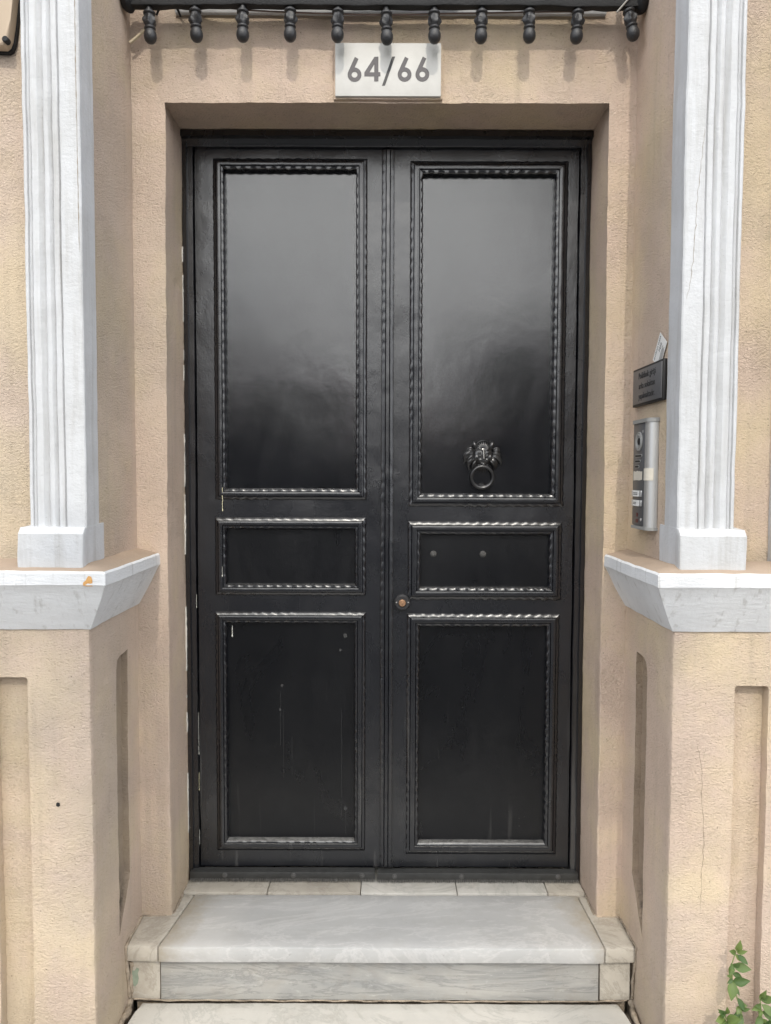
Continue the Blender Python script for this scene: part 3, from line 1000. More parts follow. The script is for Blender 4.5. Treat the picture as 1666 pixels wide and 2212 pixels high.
# bottom weather strips, washers and brushes
for leafo, x0, x1, dz in ((left, -0.632, -0.030, 0.002), (right, -0.022, 0.630, 0.004)):
    bm = bmesh.new()
    box(bm, x0, x1, -0.018, 0.014, 0.021 - dz, 0.043 - dz, 0.002)
    rough(bm, 0.04, 0.0007, 10)
    st = finish(bm, 'bottom_strip', 'strip', leafo, ang=30)
    for fx in ((0.19, 0.56, 0.93) if leafo is left else (0.085, 0.42, 0.90)):
        bm = bmesh.new()
        cx = x0 + (x1 - x0) * fx
        disc(bm, (cx, 0.0325 - dz), 0.0085, -0.020, -0.016, 18, 0.001)
        disc(bm, (cx, 0.0325 - dz), 0.0045, -0.023, -0.018, 12, 0.001)
        finish(bm, 'bolt', 'bolt', leafo, ang=40)
    bm = bmesh.new()
    x = x0
    while x < x1:
        ln = 0.0155 + 0.004 * noise.noise(Vector((x * 14, 1, 0))) + 0.003 * noise.noise(Vector((x * 60, 1, 0))) + random.uniform(-0.0015, 0.0015)
        lean = 0.0035 * noise.noise(Vector((x * 15, 5, 0))) + random.uniform(-0.0012, 0.0012)
        yy = random.uniform(-0.0175, -0.004)
        wd = random.uniform(0.0006, 0.0013)
        top = 0.024 - dz
        a = bm.verts.new((x - wd, yy, top)); b = bm.verts.new((x + wd, yy, top)); c = bm.verts.new((x + lean, yy - random.uniform(0, 0.004), top - ln))
        bm.faces.new((a, b, c))
        x += random.uniform(0.00035, 0.0009)
    br = finish(bm, 'brush_seal', 'bristle', leafo, smooth=False)
    br['kind'] = 'stuff'

# paint splashes on the black paint
def drip(x, z0, z1, w, y, mat, parent):
    bm = bmesh.new()
    n = max(4, int((z1 - z0) / 0.004))
    tube(bm, [(x + 0.0012 * noise.noise(Vector((x * 90, i * 0.35, 3))), y, z1 + (z0 - z1) * i / n) for i in range(n + 1)], [w * (0.45 + 0.35 * abs(noise.noise(Vector((i * 0.5, x * 50, 0)))) + (0.8 if i >= n - 1 else 0)) for i in range(n)] + [w * 0.4], 6)
    finish(bm, 'paint_drip', mat, parent)
drip(-0.5225, 1.212, 1.288, 0.0016, YS - 0.0095, 'drip_cream', left)
drip(-0.499, 0.800, 0.838, 0.0020, YPAN - 0.0005, 'drip_white', left)
drip(-0.5245, 1.000, 1.035, 0.0009, YS - 0.0095, 'drip_white', left)
drip(-0.604, 0.42, 0.56, 0.0010, 0.006, 'drip_white', frame)
drip(-0.604, 0.30, 0.36, 0.0013, 0.006, 'drip_cream', frame)
drip(-0.604, 0.12, 0.17, 0.0009, 0.006, 'drip_white', frame)
drip(-0.607, 0.90, 0.945, 0.0008, 0.006, 'drip_white', frame)
M['drip_grey'] = simple('dried_grey_splash', (0.045, 0.045, 0.045), 0.8)
drip(-0.343, 0.44, 0.62, 0.0011, YPAN - 0.0002, 'drip_grey', left)
drip(-0.333, 0.33, 0.56, 0.0009, YPAN - 0.0002, 'drip_grey', left)
drip(-0.305, 0.34, 0.47, 0.0010, YPAN - 0.0002, 'drip_grey', left)
drip(-0.142, 0.20, 0.56, 0.0010, YPAN - 0.0002, 'drip_grey', left)
drip(-0.128, 0.14, 0.24, 0.0012, YPAN - 0.0002, 'drip_grey', left)
drip(0.178, 0.395, 0.425, 0.0008, YPAN - 0.0002, 'drip_grey', right)
for cx, cz, r_ in ((-0.130, 0.806, 0.0085), (-0.146, 0.758, 0.0050), (-0.129, 0.230, 0.0070), (-0.337, 0.640, 0.0065), (-0.343, 0.560, 0.0050)):
    bm = bmesh.new()
    ring = [bm.verts.new((cx + r_ * (0.8 + 0.35 * noise.noise(Vector((k, cx * 40, 0)))) * math.cos(k * math.pi / 7), YPAN - 0.0014, cz + r_ * (0.9 + 0.4 * noise.noise(Vector((k, cz * 40, 4)))) * math.sin(k * math.pi / 7))) for k in range(14)]
    bm.faces.new(ring)
    finish(bm, 'splash_mark', 'drip_grey', left, smooth=False)
# lock
bm = bmesh.new(); disc(bm, (0.055, 0.919), 0.0255, 0.003, YS + 0.002, 32, 0.004)
lk = finish(bm, 'lock', 'iron', right, ang=30)
bm = bmesh.new(); disc(bm, (0.055, 0.919), 0.0115, -0.003, 0.004, 24, 0.002)
finish(bm, 'key_cylinder', 'brass', lk, ang=30)
bm = bmesh.new(); disc(bm, (0.055, 0.919), 0.0045, -0.0045, -0.002, 16, 0.0005); box(bm, 0.0543, 0.0557, -0.0052, -0.004, 0.9155, 0.9225)
finish(bm, 'keyway', 'brass', lk, ang=30)
for sx in (-1, 1):
    bm = bmesh.new(); disc(bm, (0.055 + sx * 0.019, 0.921), 0.0022, 0.0015, 0.004, 10, 0.0005)
    finish(bm, 'screw', 'steel', lk)
# two old fixing bolts in the middle panel
for cx in (0.156, 0.317):
    bm = bmesh.new()
    disc(bm, (cx, 1.0745), 0.0105, YPAN - 0.004, YPAN + 0.002, 20, 0.002)
    disc(bm, (cx, 1.0745), 0.0058, YPAN - 0.010, YPAN - 0.003, 6, 0.001)
    finish(bm, 'fixing_bolt', 'bolt', right, ang=30)

# ------------------------------------------------------------------ lion knocker
KX, KZ = 0.3135, 1.392
kn = None
def sph(bm, c, r, seg=10, ring=7):
    m = Matrix.Translation(c) @ Matrix.Diagonal((r[0], r[1], r[2], 1))
    bmesh.ops.create_uvsphere(bm, u_segments=seg, v_segments=ring, radius=1.0, matrix=m)
bm = bmesh.new()
Y0 = YPAN - 0.002
def P(x, z, y):            # millimetres relative to the face centre; y = proud of the panel
    return Vector((KX + x / 1000.0, Y0 - y / 1000.0, KZ + z / 1000.0))
mm = 0.001
# skull, muzzle, cheeks
sph(bm, P(0, 2, 4), (33 * mm, 16 * mm, 34 * mm), 20, 14)
sph(bm, P(0, -14, 12), (17 * mm, 14 * mm, 14 * mm), 16, 10)
for s in (-1, 1):
    sph(bm, P(s * 10, -13, 18), (9.5 * mm, 8 * mm, 8 * mm), 12, 8)            # whisker pads
    sph(bm, P(s * 21, -5, 10), (10 * mm, 9 * mm, 12 * mm), 12, 8)             # cheeks
    sph(bm, P(s * 12.5, 9, 15), (7.5 * mm, 5 * mm, 5.5 * mm), 12, 8)          # eye
    sph(bm, P(s * 12.5, 9, 19.5), (3 * mm, 2.5 * mm, 3 * mm), 8, 6)
    tube(bm, bez(P(s * 3, 12, 19), P(s * 6, 24, 20), P(s * 17, 26, 17), P(s * 25, 11, 11), 10), [2.2 * mm] * 4 + [3.2 * mm] * 4 + [1.5 * mm] * 3, 7)   # brow
    tube(bm, bez(P(s * 5, -2, 20), P(s * 12, 3, 19), P(s * 20, 3, 16), P(s * 29, 2, 9), 8), [1.5 * mm] * 3 + [2.2 * mm] * 3 + [1 * mm] * 3, 6)       # lower lid fold
    tube(bm, bez(P(0, -22, 22), P(s * 5, -25, 22), P(s * 11, -24, 20), P(s * 18, -16, 14), 8), 1.7 * mm, 6)                                           # lip
    # ears
    tube(bm, [P(s * 23, 27, 4), P(s * 27, 34, 8), P(s * 30, 41, 8), P(s * 31, 47, 5)], [7 * mm, 7.5 * mm, 5 * mm, 0.8 * mm], 9)
    # mane locks: curled tapered strands
    sph(bm, P(s * 42, 17, 7), (11 * mm, 9 * mm, 11 * mm), 12, 8)               # top curl
    tube(bm, bez(P(s * 32, 20, 12), P(s * 40, 30, 17), P(s * 55, 24, 14), P(s * 50, 10, 10), 8), [2 * mm, 3 * mm, 3.4 * mm, 3.4 * mm, 3.2 * mm, 3 * mm, 2.6 * mm, 2 * mm, 1 * mm], 7)
    locks = [((32, 8), (48, 14), (60, 0), (54, -18), 8.0), ((30, 0), (42, -2), (60, -14), (51, -32), 7.5),
             ((27, -7), (38, -14), (52, -24), (40, -46), 7.2), ((22, -14), (32, -24), (40, -34), (29, -52), 6.4),
             ((33, 4), (50, 4), (52, -14), (57, -26), 4.6)]
    for i, (a, b, c_, d_, r_) in enumerate(locks):
        j = 1.0 + 0.12 * s * (1 if i % 2 else -1)
        pts = bez(P(s * a[0], a[1], 8), P(s * b[0] * j, b[1], 12), P(s * c_[0], c_[1], 8), P(s * d_[0] * j, d_[1], 2), 11)
        tube(bm, pts, [r_ * mm * k for k in (0.6, 0.85, 1.0, 1.05, 1.05, 1.0, 0.95, 0.85, 0.7, 0.5, 0.3, 0.08)], 8)
        for q_ in (-1, 1):        # raised strands along the lock
            pts = bez(P(s * a[0], a[1] + q_ * 2.5, 14), P(s * b[0] * j + q_ * 2, b[1] + q_ * 2, 19), P(s * c_[0] + q_ * 2, c_[1], 14), P(s * d_[0] * j, d_[1] + 3, 5), 9)
            tube(bm, pts, [r_ * mm * 0.26 * k for k in (0.6, 1, 1.1, 1.1, 1.1, 1.0, 0.9, 0.7, 0.5, 0.2)], 5)
# nose bridge and nose
tube(bm, [P(0, 22, 15), P(0, 10, 19), P(0, -2, 23), P(0, -8, 25)], [3 * mm, 3.8 * mm, 4.4 * mm, 5 * mm], 9)
sph(bm, P(0, -9, 25), (7 * mm, 4 * mm, 4 * mm), 10, 7)
# fan of hair over the forehead
for k in range(-4, 5):
    a = R(k * 17)
    p0 = P(math.sin(a) * 8, 20 + math.cos(a) * 4, 15)
    p1 = P(math.sin(a) * 17, 20 + math.cos(a) * 16, 15)
    p2 = P(math.sin(a) * 24, 20 + math.cos(a) * 26, 6)
    tube(bm, [p0, p1, p2], [1.6 * mm, 3.2 * mm, 2.2 * mm], 6)
tube(bm, [P(math.sin(R(k * 10)) * 26, 21 + math.cos(R(k * 10)) * 28, 4) for k in range(-7, 8)], 2.6 * mm, 6)
# beard tufts seen through the ring
for k in range(-3, 4):
    tube(bm, bez(P(k * 4, -26, 10), P(k * 6, -36, 10), P(k * 7, -42, 8), P(k * 6.5, -58 + abs(k) * 4, 2), 6), [2 * mm, 3.2 * mm, 3.4 * mm, 3 * mm, 2.4 * mm, 1.6 * mm, 0.4 * mm], 6)
# jaw hinge
sph(bm, P(0, -27, 17), (8 * mm, 7 * mm, 6 * mm), 12, 8)
kn = finish(bm, 'knocker', 'iron_gloss', right, ang=60)
tag(kn, 'cast black lion head knocker')
bm = bmesh.new()
rc = Vector((KX - 0.003, 0, KZ - 0.068))
N = 40
ring_pts = []
for i in range(N):
    a = 2 * math.pi * i / N
    ring_pts.append(Vector((rc.x + 0.0345 * math.sin(a), Y0 - 0.013 - 0.004 * math.cos(a) , rc.z + 0.0345 * math.cos(a))))
rings = []
for i in range(N):
    a = 2 * math.pi * i / N
    rad = Vector((math.sin(a), 0, math.cos(a)))
    rr = 0.0050 + 0.0016 * max(0, -math.cos(a)) ** 2
    rings.append([bm.verts.new(ring_pts[i] + rad * rr * math.cos(2 * math.pi * k / 10) + Vector((0, -1, 0)) * rr * math.sin(2 * math.pi * k / 10)) for k in range(10)])
for i in range(N):
    for k in range(10):
        bm.faces.new((rings[i][k], rings[(i + 1) % N][k], rings[(i + 1) % N][(k + 1) % 10], rings[i][(k + 1) % 10]))
finish(bm, 'ring', 'iron_gloss', kn, ang=60)
bm = bmesh.new()
disc(bm, (rc.x, rc.z - 0.030), 0.011, YPAN - 0.008, YPAN + 0.001, 18, 0.003)
finish(bm, 'strike_plate', 'iron_gloss', kn, ang=30)

# ------------------------------------------------------------------ window grille with hanging finials
gr = thing('window_grille', (0, -0.26, 2.61), 'black wrought iron window grille above the door with hanging turned finials', 'grille')
GY = -0.258
bm = bmesh.new()
box(bm, PL + 0.024, PR - 0.006, GY - 0.013, GY + 0.013, 2.612, 2.664, 0.003)
rough(bm, 0.02, 0.0028, 22)
rail = finish(bm, 'bottom_rail', 'iron_dark', gr, ang=30)
for x, s in ((PL + 0.018, -1), (PR - 0.013, 1)):
    bm = bmesh.new()
    m = Matrix.Translation((x, GY, 2.633)) @ Matrix.Diagonal((0.020, 0.034, 0.033, 1))
    bmesh.ops.create_uvsphere(bm, u_segments=14, v_segments=10, radius=1.0, matrix=m)
    for v in bm.verts: v.co += noise.noise_vector(v.co * 60) * 0.003
    finish(bm, 'end_bracket', 'iron_dark', gr)
# finial: turned profile (radius, z below the rail) with carved body
FP = [(0.0085, 0.010), (0.0085, -0.008), (0.0088, -0.010), (0.0155, -0.0115), (0.0168, -0.015), (0.0155, -0.0185), (0.0125, -0.0195), (0.0138, -0.024), (0.0160, -0.031), (0.0165, -0.038), (0.0155, -0.044), (0.0125, -0.0500), (0.0115, -0.0525), (0.0150, -0.0535), (0.0160, -0.0565), (0.0145, -0.0595), (0.0125, -0.0605), (0.0150, -0.0645), (0.0172, -0.0715), (0.0175, -0.0790), (0.0155, -0.0870), (0.0110, -0.0930), (0.0050, -0.0962), (0.0, -0.0970)]
def finial_mesh():
    bm = bmesh.new()
    N = 24
    # densify carved body
    prof = []
    for (a, b) in zip(FP, FP[1:]):
        k = 3 if -0.05 < a[1] < -0.019 else 1
        for i in range(k):
            f = i / k
            prof.append((a[0] + (b[0] - a[0]) * f, a[1] + (b[1] - a[1]) * f))
    rows = []
    for (r_, z) in prof:
        row = []
        for k in range(N):
            a = 2 * math.pi * k / N
            rr = r_
            if -0.050 < z < -0.0195:
                e = math.sin(math.pi * (-z - 0.0195) / 0.0305)
                rr += e * (0.0028 * math.cos(6 * a + 40 * (-z)) + 0.0016 * math.cos(3 * a - 160 * (-z)))
            row.append(bm.verts.new((rr * math.cos(a), rr * math.sin(a), z)))
        rows.append(row)
    tip = bm.verts.new((0, 0, FP[-1][1]))
    for a, b in zip(rows, rows[1:]):
        for k in range(N):
            bm.faces.new((a[k], a[(k + 1) % N], b[(k + 1) % N], b[k]))
    for k in range(N):
        bm.faces.new((rows[-1][k], rows[-1][(k + 1) % N], tip))
    bm.faces.new(rows[0][::-1])
    return bm
FX = [-0.655, -0.529, -0.397, -0.266, -0.135, -0.003, 0.129, 0.260, 0.390, 0.525, 0.661]
FD = [-0.004, 0.002, 0.000, 0.003, 0.0, -0.003, -0.002, 0.001, 0.003, 0.001, 0.004]
f0 = None
for i, x in enumerate(FX):
    if f0 is None:
        f0 = finish(finial_mesh(), 'finial', 'iron', gr, ang=60)
        f = f0
    else:
        f = f0.copy(); C.objects.link(f); f.parent = gr
    f.location = Vector((x, GY, 2.614 + FD[i])) - Vector(gr.location)
    f.rotation_euler = (R(random.uniform(-3, 3)), R(random.uniform(-2.5, 2.5) + (9 if i == 10 else 0) * -1), random.uniform(0, 6))
b0 = None
for x in FX:
    if b0 is None:
        bm = bmesh.new()
        box(bm, -0.008, 0.008, -0.008, 0.008, 0, 0.55, 0.002)
        b0 = finish(bm, 'bar', 'iron', gr); b = b0
    else:
        b = b0.copy(); C.objects.link(b); b.parent = gr
    b.location = Vector((x, GY, 2.664)) - Vector(gr.location)
bm = bmesh.new()
box(bm, PL + 0.006, PR - 0.006, GY - 0.013, GY + 0.013, 3.214, 3.25, 0.003)
finish(bm, 'top_rail', 'iron_dark', gr, ang=30)

# cables strung along the grille
def cable(name, pts, r, mat, label, n=None):
    bm = bmesh.new()
    tube(bm, pts, r, 8)
    o = finish(bm, name, mat, None, ang=60)
    return tag(o, label, 'cable')
cable('cable', bez((-0.56, -0.236, 2.70), (-0.54, -0.232, 2.640), (-0.46, -0.228, 2.636), (-0.36, -0.228, 2.643)) + bez((-0.36, -0.228, 2.643), (-0.1, -0.228, 2.66), (0.0, -0.228, 2.655), (0.2, -0.228, 2.665))[1:],
      0.0042, 'cable_black', 'thick black cable sagging along the window sill, left of the number sign')
def sag(p0, p1, s, n=10):
    return [Vector(p0).lerp(Vector(p1), i / n) + Vector((0, 0, -4 * s * (i / n) * (1 - i / n))) for i in range(n + 1)]
wire = []
for a, b, s in zip([(-0.545, -0.240, 2.645), (-0.397, -0.242, 2.6155), (-0.266, -0.242, 2.610), (-0.135, -0.242, 2.606), (-0.003, -0.242, 2.604), (0.129, -0.242, 2.607), (0.26, -0.242, 2.609), (0.39, -0.242, 2.612), (0.525, -0.242, 2.614)],
                   [(-0.397, -0.242, 2.6155), (-0.266, -0.242, 2.610), (-0.135, -0.242, 2.606), (-0.003, -0.242, 2.604), (0.129, -0.242, 2.607), (0.26, -0.242, 2.609), (0.39, -0.242, 2.612), (0.525, -0.242, 2.614), (0.655, -0.242, 2.640)],
                   [0.004, 0.001, 0.001, 0.001, 0.001, 0.0, 0.0, 0.0, 0.004]):
    wire += sag(a, b, s)[:-1]
cable('wire', wire, 0.0023, 'cable_brown', 'thin brown wire running behind the whole row of hanging finials')
cable('wire', bez((-0.645, -0.225, 2.61), (-0.62, -0.235, 2.66), (-0.585, -0.235, 2.64), (-0.577, -0.228, 2.605)), 0.0030, 'cable_black', 'short black looped wire beside the leftmost finial')
cable('wire', bez((-0.60, -0.262, 2.715), (-0.56, -0.272, 2.66), (-0.54, -0.272, 2.640), (-0.515, -0.268, 2.632)), 0.0026, 'cable_grey', 'pale grey wire looped over the rail at the second finial')
cable('wire', bez((0.63, -0.262, 2.60), (0.66, -0.280, 2.63), (0.68, -0.282, 2.65), (0.70, -0.275, 2.70)), 0.0026, 'cable_grey', 'pale grey wire wrapped round the rightmost finial')
cable('conduit', [(-0.66, -0.215, 2.598), (-0.68, -0.215, 2.578), (-0.70, -0.218, 2.557), (-0.722, -0.220, 2.538)], 0.0042, 'cable_cream', 'short cream conduit slanting into the left pier below the grille')

# ------------------------------------------------------------------ number sign
sg = thing('number_sign', (0, YA, 2.40), 'white marble house number sign reading 64/66 above the door', 'sign')
k_ = 0.0002186
SX0, SZ1 = -0.1465, 2.5475          # plate's top-left in x,z
bm = bmesh.new()
box(bm, SX0, SX0 + 0.299, YA - 0.018, YA - 0.006, SZ1 - 0.1465, SZ1, 0.0015)
finish(bm, 'plate', 'sign_white', sg, ang=30)
bm = bmesh.new()
box(bm, SX0 - 0.005, SX0 + 0.304, YA - 0.010, YA + 0.002, SZ1 - 0.1515, SZ1 + 0.003, 0.002)
rough(bm, 0.03, 0.0012, 25)
finish(bm, 'mortar_bed', 'plaster', sg)
def sgpt(px, py):
    return ((px - 158) * k_, -(py - 82) * k_)
def circ(cx, cy, r_, a0=0, a1=360, n=28):
    return [(cx + r_ * math.cos(R(a0 + (a1 - a0) * i / n)), cy + r_ * math.sin(R(a0 + (a1 - a0) * i / n))) for i in range(n + 1)]
def six(cx, cy):
    # pixel space, y down
    out = [(cx + 4, cy - 223), (cx + 50, cy - 198), (cx - 2 + 4, cy - 93)]
    out += circ(cx, cy, 89, -80, 205, 34)
    inn = circ(cx, cy, 38, 0, 345, 24)
    return [out, inn]
shapes = [six(408, 485), [[(665, 260), (716, 258), (716, 453), (742, 453), (742, 503), (716, 503), (716, 566), (662, 566), (662, 503), (535, 503), (535, 458)], [(600, 455), (663, 455), (663, 350)]],
          [[(893, 257), (932, 255), (802, 620), (765, 620)]], six(1055, 480), six(1285, 478)]
for i, sp_ in enumerate(shapes):
    me = poly2d([[sgpt(*p) for p in s_] for s_ in sp_], 0.0006)
    place(me, Matrix.Translation((SX0, YA - 0.0184, SZ1)) @ FACE, 'numeral' if i != 2 else 'slash', 'sign_ink' if i != 2 else 'sign_slash', sg)

# ------------------------------------------------------------------ plaque, card and intercom on the right pier's side
SIDE = Matrix(((0, 0, -1, 0), (-1, 0, 0, 0), (0, 1, 0, 0), (0, 0, 0, 1)))   # local x -> -Y (towards viewer), y -> Z, z -> -X
pq = thing('plaque', (PR, -0.36, 1.52), 'small grey plaque with black Turkish lettering above the intercom', 'plaque')
bm = bmesh.new()
box(bm, PR - 0.0115, PR - 0.002, -0.474, -0.246, 1.523, 1.627, 0.001)
finish(bm, 'backing', 'slot', pq, ang=30)
bm = bmesh.new()
box(bm, PR - 0.0135, PR - 0.0112, -0.468, -0.252, 1.529, 1.621, 0.0008)
finish(bm, 'plate', 'plaque', pq, ang=30)
for i, t in enumerate(('Poliklinik girişi', 'arka sokaktan', 'yapılmaktadır.')):
    me = text_mesh(t, 0.024, 0.0004)
    place(me, Matrix.Translation((PR - 0.0138, -0.362, 1.596 - i * 0.0275)) @ SIDE @ Matrix.Diagonal((0.92, 1.0, 1, 1)), 'lettering', 'plaque_ink', pq)

cd = thing('paper_card', (PR, -0.43, 1.62), 'white paper card tucked slanting behind the top of the plaque', 'card')
CM = Matrix.Translation((PR - 0.0045, -0.428, 1.652)) @ SIDE @ Matrix.Rotation(R(52), 4, 'Z') @ Matrix.Rotation(R(3), 4, 'X')
bm = bmesh.new()
box(bm, -0.040, 0.040, -0.026, 0.026, -0.0003, 0.0003)
bmesh.ops.transform(bm, matrix=CM, verts=bm.verts[:])
finish(bm, 'card', 'paper', cd, smooth=False)
for t, sz, x, y in (('ANTİKACI YAŞAR', 0.0085, 0, 0.014), ('7450', 0.0130, 0.010, -0.002)):
    me = text_mesh(t, sz, 0.0001)
    place(me, CM @ Matrix.Translation((x, y, 0.0006)), 'lettering', 'ink', cd)
for i in range(4):
    bm = bmesh.new()
    box(bm, -0.03, 0.022 - 0.006 * (i % 2), -0.010 - i * 0.0042, -0.0088 - i * 0.0042, 0.0004, 0.0007)
    bmesh.ops.transform(bm, matrix=CM, verts=bm.verts[:])
    finish(bm, 'printed_line', 'ink', cd, smooth=False)

ic = thing('intercom', (PR, -0.35, 1.18), 'silver and grey video intercom panel with two bell buttons on the pier side', 'intercom')
IZ0, IZ1 = 1.190, 1.478
IYn, IYf = -0.425, -0.297            # near (viewer) and far edges
bm = bmesh.new()
box(bm, PR - 0.020, PR, IYn + 0.012, IYf, IZ0, IZ1, 0.002)
body = finish(bm, 'housing', 'cap', ic, ang=30)
bm = bmesh.new()
box(bm, PR - 0.0235, PR - 0.0195, IYn + 0.030, IYf + 0.001, IZ0 + 0.006, IZ1 - 0.004, 0.001)
plate = finish(bm, 'face_plate', 'grey_plate', ic, ang=30)
# rounded aluminium profile on the viewer's side
bm = bmesh.new()
pts = []
for i in range(13):
    a = R(90 * i / 12)
    pts.append((PR - 0.002 - 0.024 * math.sin(a), IYn + 0.024 - 0.024 * math.cos(a)))
pts = [(PR - 0.001, IYn)] + pts + [(PR - 0.026, IYn + 0.031), (PR - 0.001, IYn + 0.031)]
prism(bm, pts, 'z', IZ0 + 0.004, IZ1 - 0.006)
finish(bm, 'side_profile', 'steel', ic, ang=40)
for z0, z1 in ((IZ1 - 0.006, IZ1 + 0.004), (IZ0 - 0.004, IZ0 + 0.004)):
    bm = bmesh.new()
    pp = [(PR, IYn - 0.003)] + [(PR - 0.002 - 0.026 * math.sin(R(9 * i)), IYn + 0.022 - 0.025 * math.cos(R(9 * i))) for i in range(11)] + [(PR - 0.027, IYf - 0.001), (PR, IYf - 0.001)]
    prism(bm, pp, 'z', z0, z1)
    finish(bm, 'end_cap', 'cap', ic, ang=40)
def on_side(bm, name, mat, parent, y, z, xo):
    """bm modelled in local (x right towards viewer, y up, z out)"""
    bmesh.ops.transform(bm, matrix=Matrix.Translation((PR - xo, y, z)) @ SIDE, verts=bm.verts[:])
    return finish(bm, name, mat, parent, ang=35)
def lathe(bm, prof, seg=28):
    rows = [[bm.verts.new((r_ * math.cos(2 * math.pi * k / seg), r_ * math.sin(2 * math.pi * k / seg), z)) for k in range(seg)] for r_, z in prof]
    for a, b in zip(rows, rows[1:]):
        for k in range(seg):
            bm.faces.new((a[k], a[(k + 1) % seg], b[(k + 1) % seg], b[k]))
    bm.faces.new(rows[-1])
yc = -0.345
bm = bmesh.new(); lathe(bm, [(0.026, 0), (0.0265, 0.002), (0.024, 0.004), (0.020, 0.003), (0.018, 0.0045), (0.0155, 0.003), (0.012, -0.0)])
cm_ = on_side(bm, 'camera_housing', 'cap', ic, yc, IZ1 - 0.055, 0.0237)
bm = bmesh.new(); lathe(bm, [(0.009, 0), (0.0088, 0.003), (0.006, 0.004), (0.0, 0.0042)][:3])
on_side(bm, 'lens', 'slot', cm_, yc, IZ1 - 0.055, 0.024)
bm = bmesh.new(); lathe(bm, [(0.0042, 0), (0.004, 0.001), (0.003, 0.0012)], 14)
on_side(bm, 'sensor', 'cap', ic, yc - 0.026, IZ1 - 0.030, 0.0237)
for i, ln in enumerate((0.052, 0.042, 0.032)):
    def stad(l, h, n=8):
        return [(l / 2 + h * math.cos(R(-90 + 180 * k / n)), h * math.sin(R(-90 + 180 * k / n))) for k in range(n + 1)] + [(-l / 2 + h * math.cos(R(90 + 180 * k / n)), h * math.sin(R(90 + 180 * k / n))) for k in range(n + 1)]
    bm = bmesh.new()
    prism(bm, stad(ln - 0.008, 0.0042), 'z', 0, 0.0012)
    sl_ = on_side(bm, 'speaker_slot', 'cap', ic, yc + 0.004 + (0.052 - ln) / 2, IZ1 - 0.094 - i * 0.0145, 0.0236)
    bm = bmesh.new()
    prism(bm, stad(ln - 0.010, 0.0024), 'z', 0, 0.0018)
    on_side(bm, 'slot_mesh', 'slot', sl_, yc + 0.004 + (0.052 - ln) / 2, IZ1 - 0.094 - i * 0.0145, 0.0236)
# torn paper label and a strip of tape round the profile
bm = bmesh.new()
pts = [(-0.034, -0.013)] + [(-0.034 + 0.068 * i / 10, 0.0125 + random.uniform(-0.0015, 0.0015)) for i in range(11)] + [(0.034, -0.010), (0.012, -0.0125), (-0.010, -0.0115)]
prism(bm, pts, 'z', 0, 0.0006)
on_side(bm, 'torn_label', 'tape', ic, yc + 0.008, IZ0 + 0.140, 0.0237)
bm = bmesh.new()
pts = []
for i in range(9):
    a = R(25 + 65 * i / 8)
    pts.append((PR - 0.002 - 0.0252 * math.sin(a), IYn + 0.024 - 0.0252 * math.cos(a)))
pts += [(PR - 0.0275, IYn + 0.032), (PR - 0.0262, IYn + 0.032)]
for i in range(8, -1, -1):
    a = R(25 + 65 * i / 8)
    pts.append((PR - 0.002 - 0.0240 * math.sin(a), IYn + 0.024 - 0.0240 * math.cos(a)))
prism(bm, pts, 'z', IZ0 + 0.128, IZ0 + 0.160)
finish(bm, 'tape', 'tape', ic, ang=40)
for i, z in enumerate((IZ0 + 0.092, IZ0 + 0.066)):
    bm = bmesh.new()
    box(bm, -0.038, 0.038, -0.0085, 0.0085, 0, 0.004, 0.0018)
    bt = on_side(bm, 'bell_button', 'button', ic, yc + 0.008, z, 0.0237)
    bm = bmesh.new()
    box(bm, -0.023, 0.023, -0.0080, 0.0080, 0, 0.0006)
    on_side(bm, 'name_slip', 'paper', bt, yc + 0.008, z, 0.0278)
    for j in range(2):
        bm = bmesh.new()
        box(bm, -0.020, 0.004 + 0.010 * (i == 0), -0.0012, 0.0004, 0, 0.0003)
        on_side(bm, 'printed_line', 'plaque_ink', bt, yc + 0.008, z + 0.002 - j * 0.004, 0.0286)
bm = bmesh.new(); box(bm, -0.006, 0.006, -0.005, 0.005, 0, 0.0008)
on_side(bm, 'reader_window', 'red', ic, yc + 0.008, IZ0 + 0.034, 0.0236)
bm = bmesh.new(); box(bm, -0.010, 0.008, -0.004, 0.005, 0, 0.0008)
on_side(bm, 'reader_window', 'red', ic, yc + 0.008, IZ0 + 0.017, 0.0236)
bm = bmesh.new(); lathe(bm, [(0.0045, 0), (0.004, 0.0012)], 14)
on_side(bm, 'key_switch', 'button', ic, yc - 0.022, IZ0 + 0.022, 0.0236)

# ------------------------------------------------------------------ beige box at the top left edge
bx = thing('wall_box', (-1.05, YW, 2.35), 'beige painted metal box with rounded lower corner, cut off at the top left', 'box')
bm = bmesh.new()
pts = [(-1.30, 3.0), (-1.30, 2.37), (-0.924, 2.356), (-0.915, 2.362), (-0.908, 2.378), (-0.902, 2.42), (-0.893, 2.49), (-0.889, 2.56), (-0.886, 2.7), (-0.886, 3.0)]
prism(bm, pts, 'y', YW - 0.012, YW - 0.002)
finish(bm, 'back_plate', 'iron_dark', bx, ang=30)
bm = bmesh.new()
cxm = [(-1.29, 3.0), (-1.29, 2.376), (-0.926, 2.360), (-0.918, 2.366), (-0.912, 2.38), (-0.905, 2.42), (-0.896, 2.49), (-0.892, 2.56), (-0.889, 2.7), (-0.889, 3.0)]
prism(bm, cxm, 'y', YW - 0.040, YW - 0.0125)
bmesh.ops.bevel(bm, geom=[e for e in bm.edges if all(abs(v.co.y - (YW - 0.040)) < 1e-5 for v in e.verts)], offset=0.006, segments=3, profile=0.5, affect='EDGES')
finish(bm, 'cover', 'box', bx, ang=30)
bm = bmesh.new(); disc(bm, (-0.917, 2.372), 0.0075, YW - 0.046, YW - 0.030, 12, 0.002)
finish(bm, 'bolt', 'iron_dark', bx, ang=30)

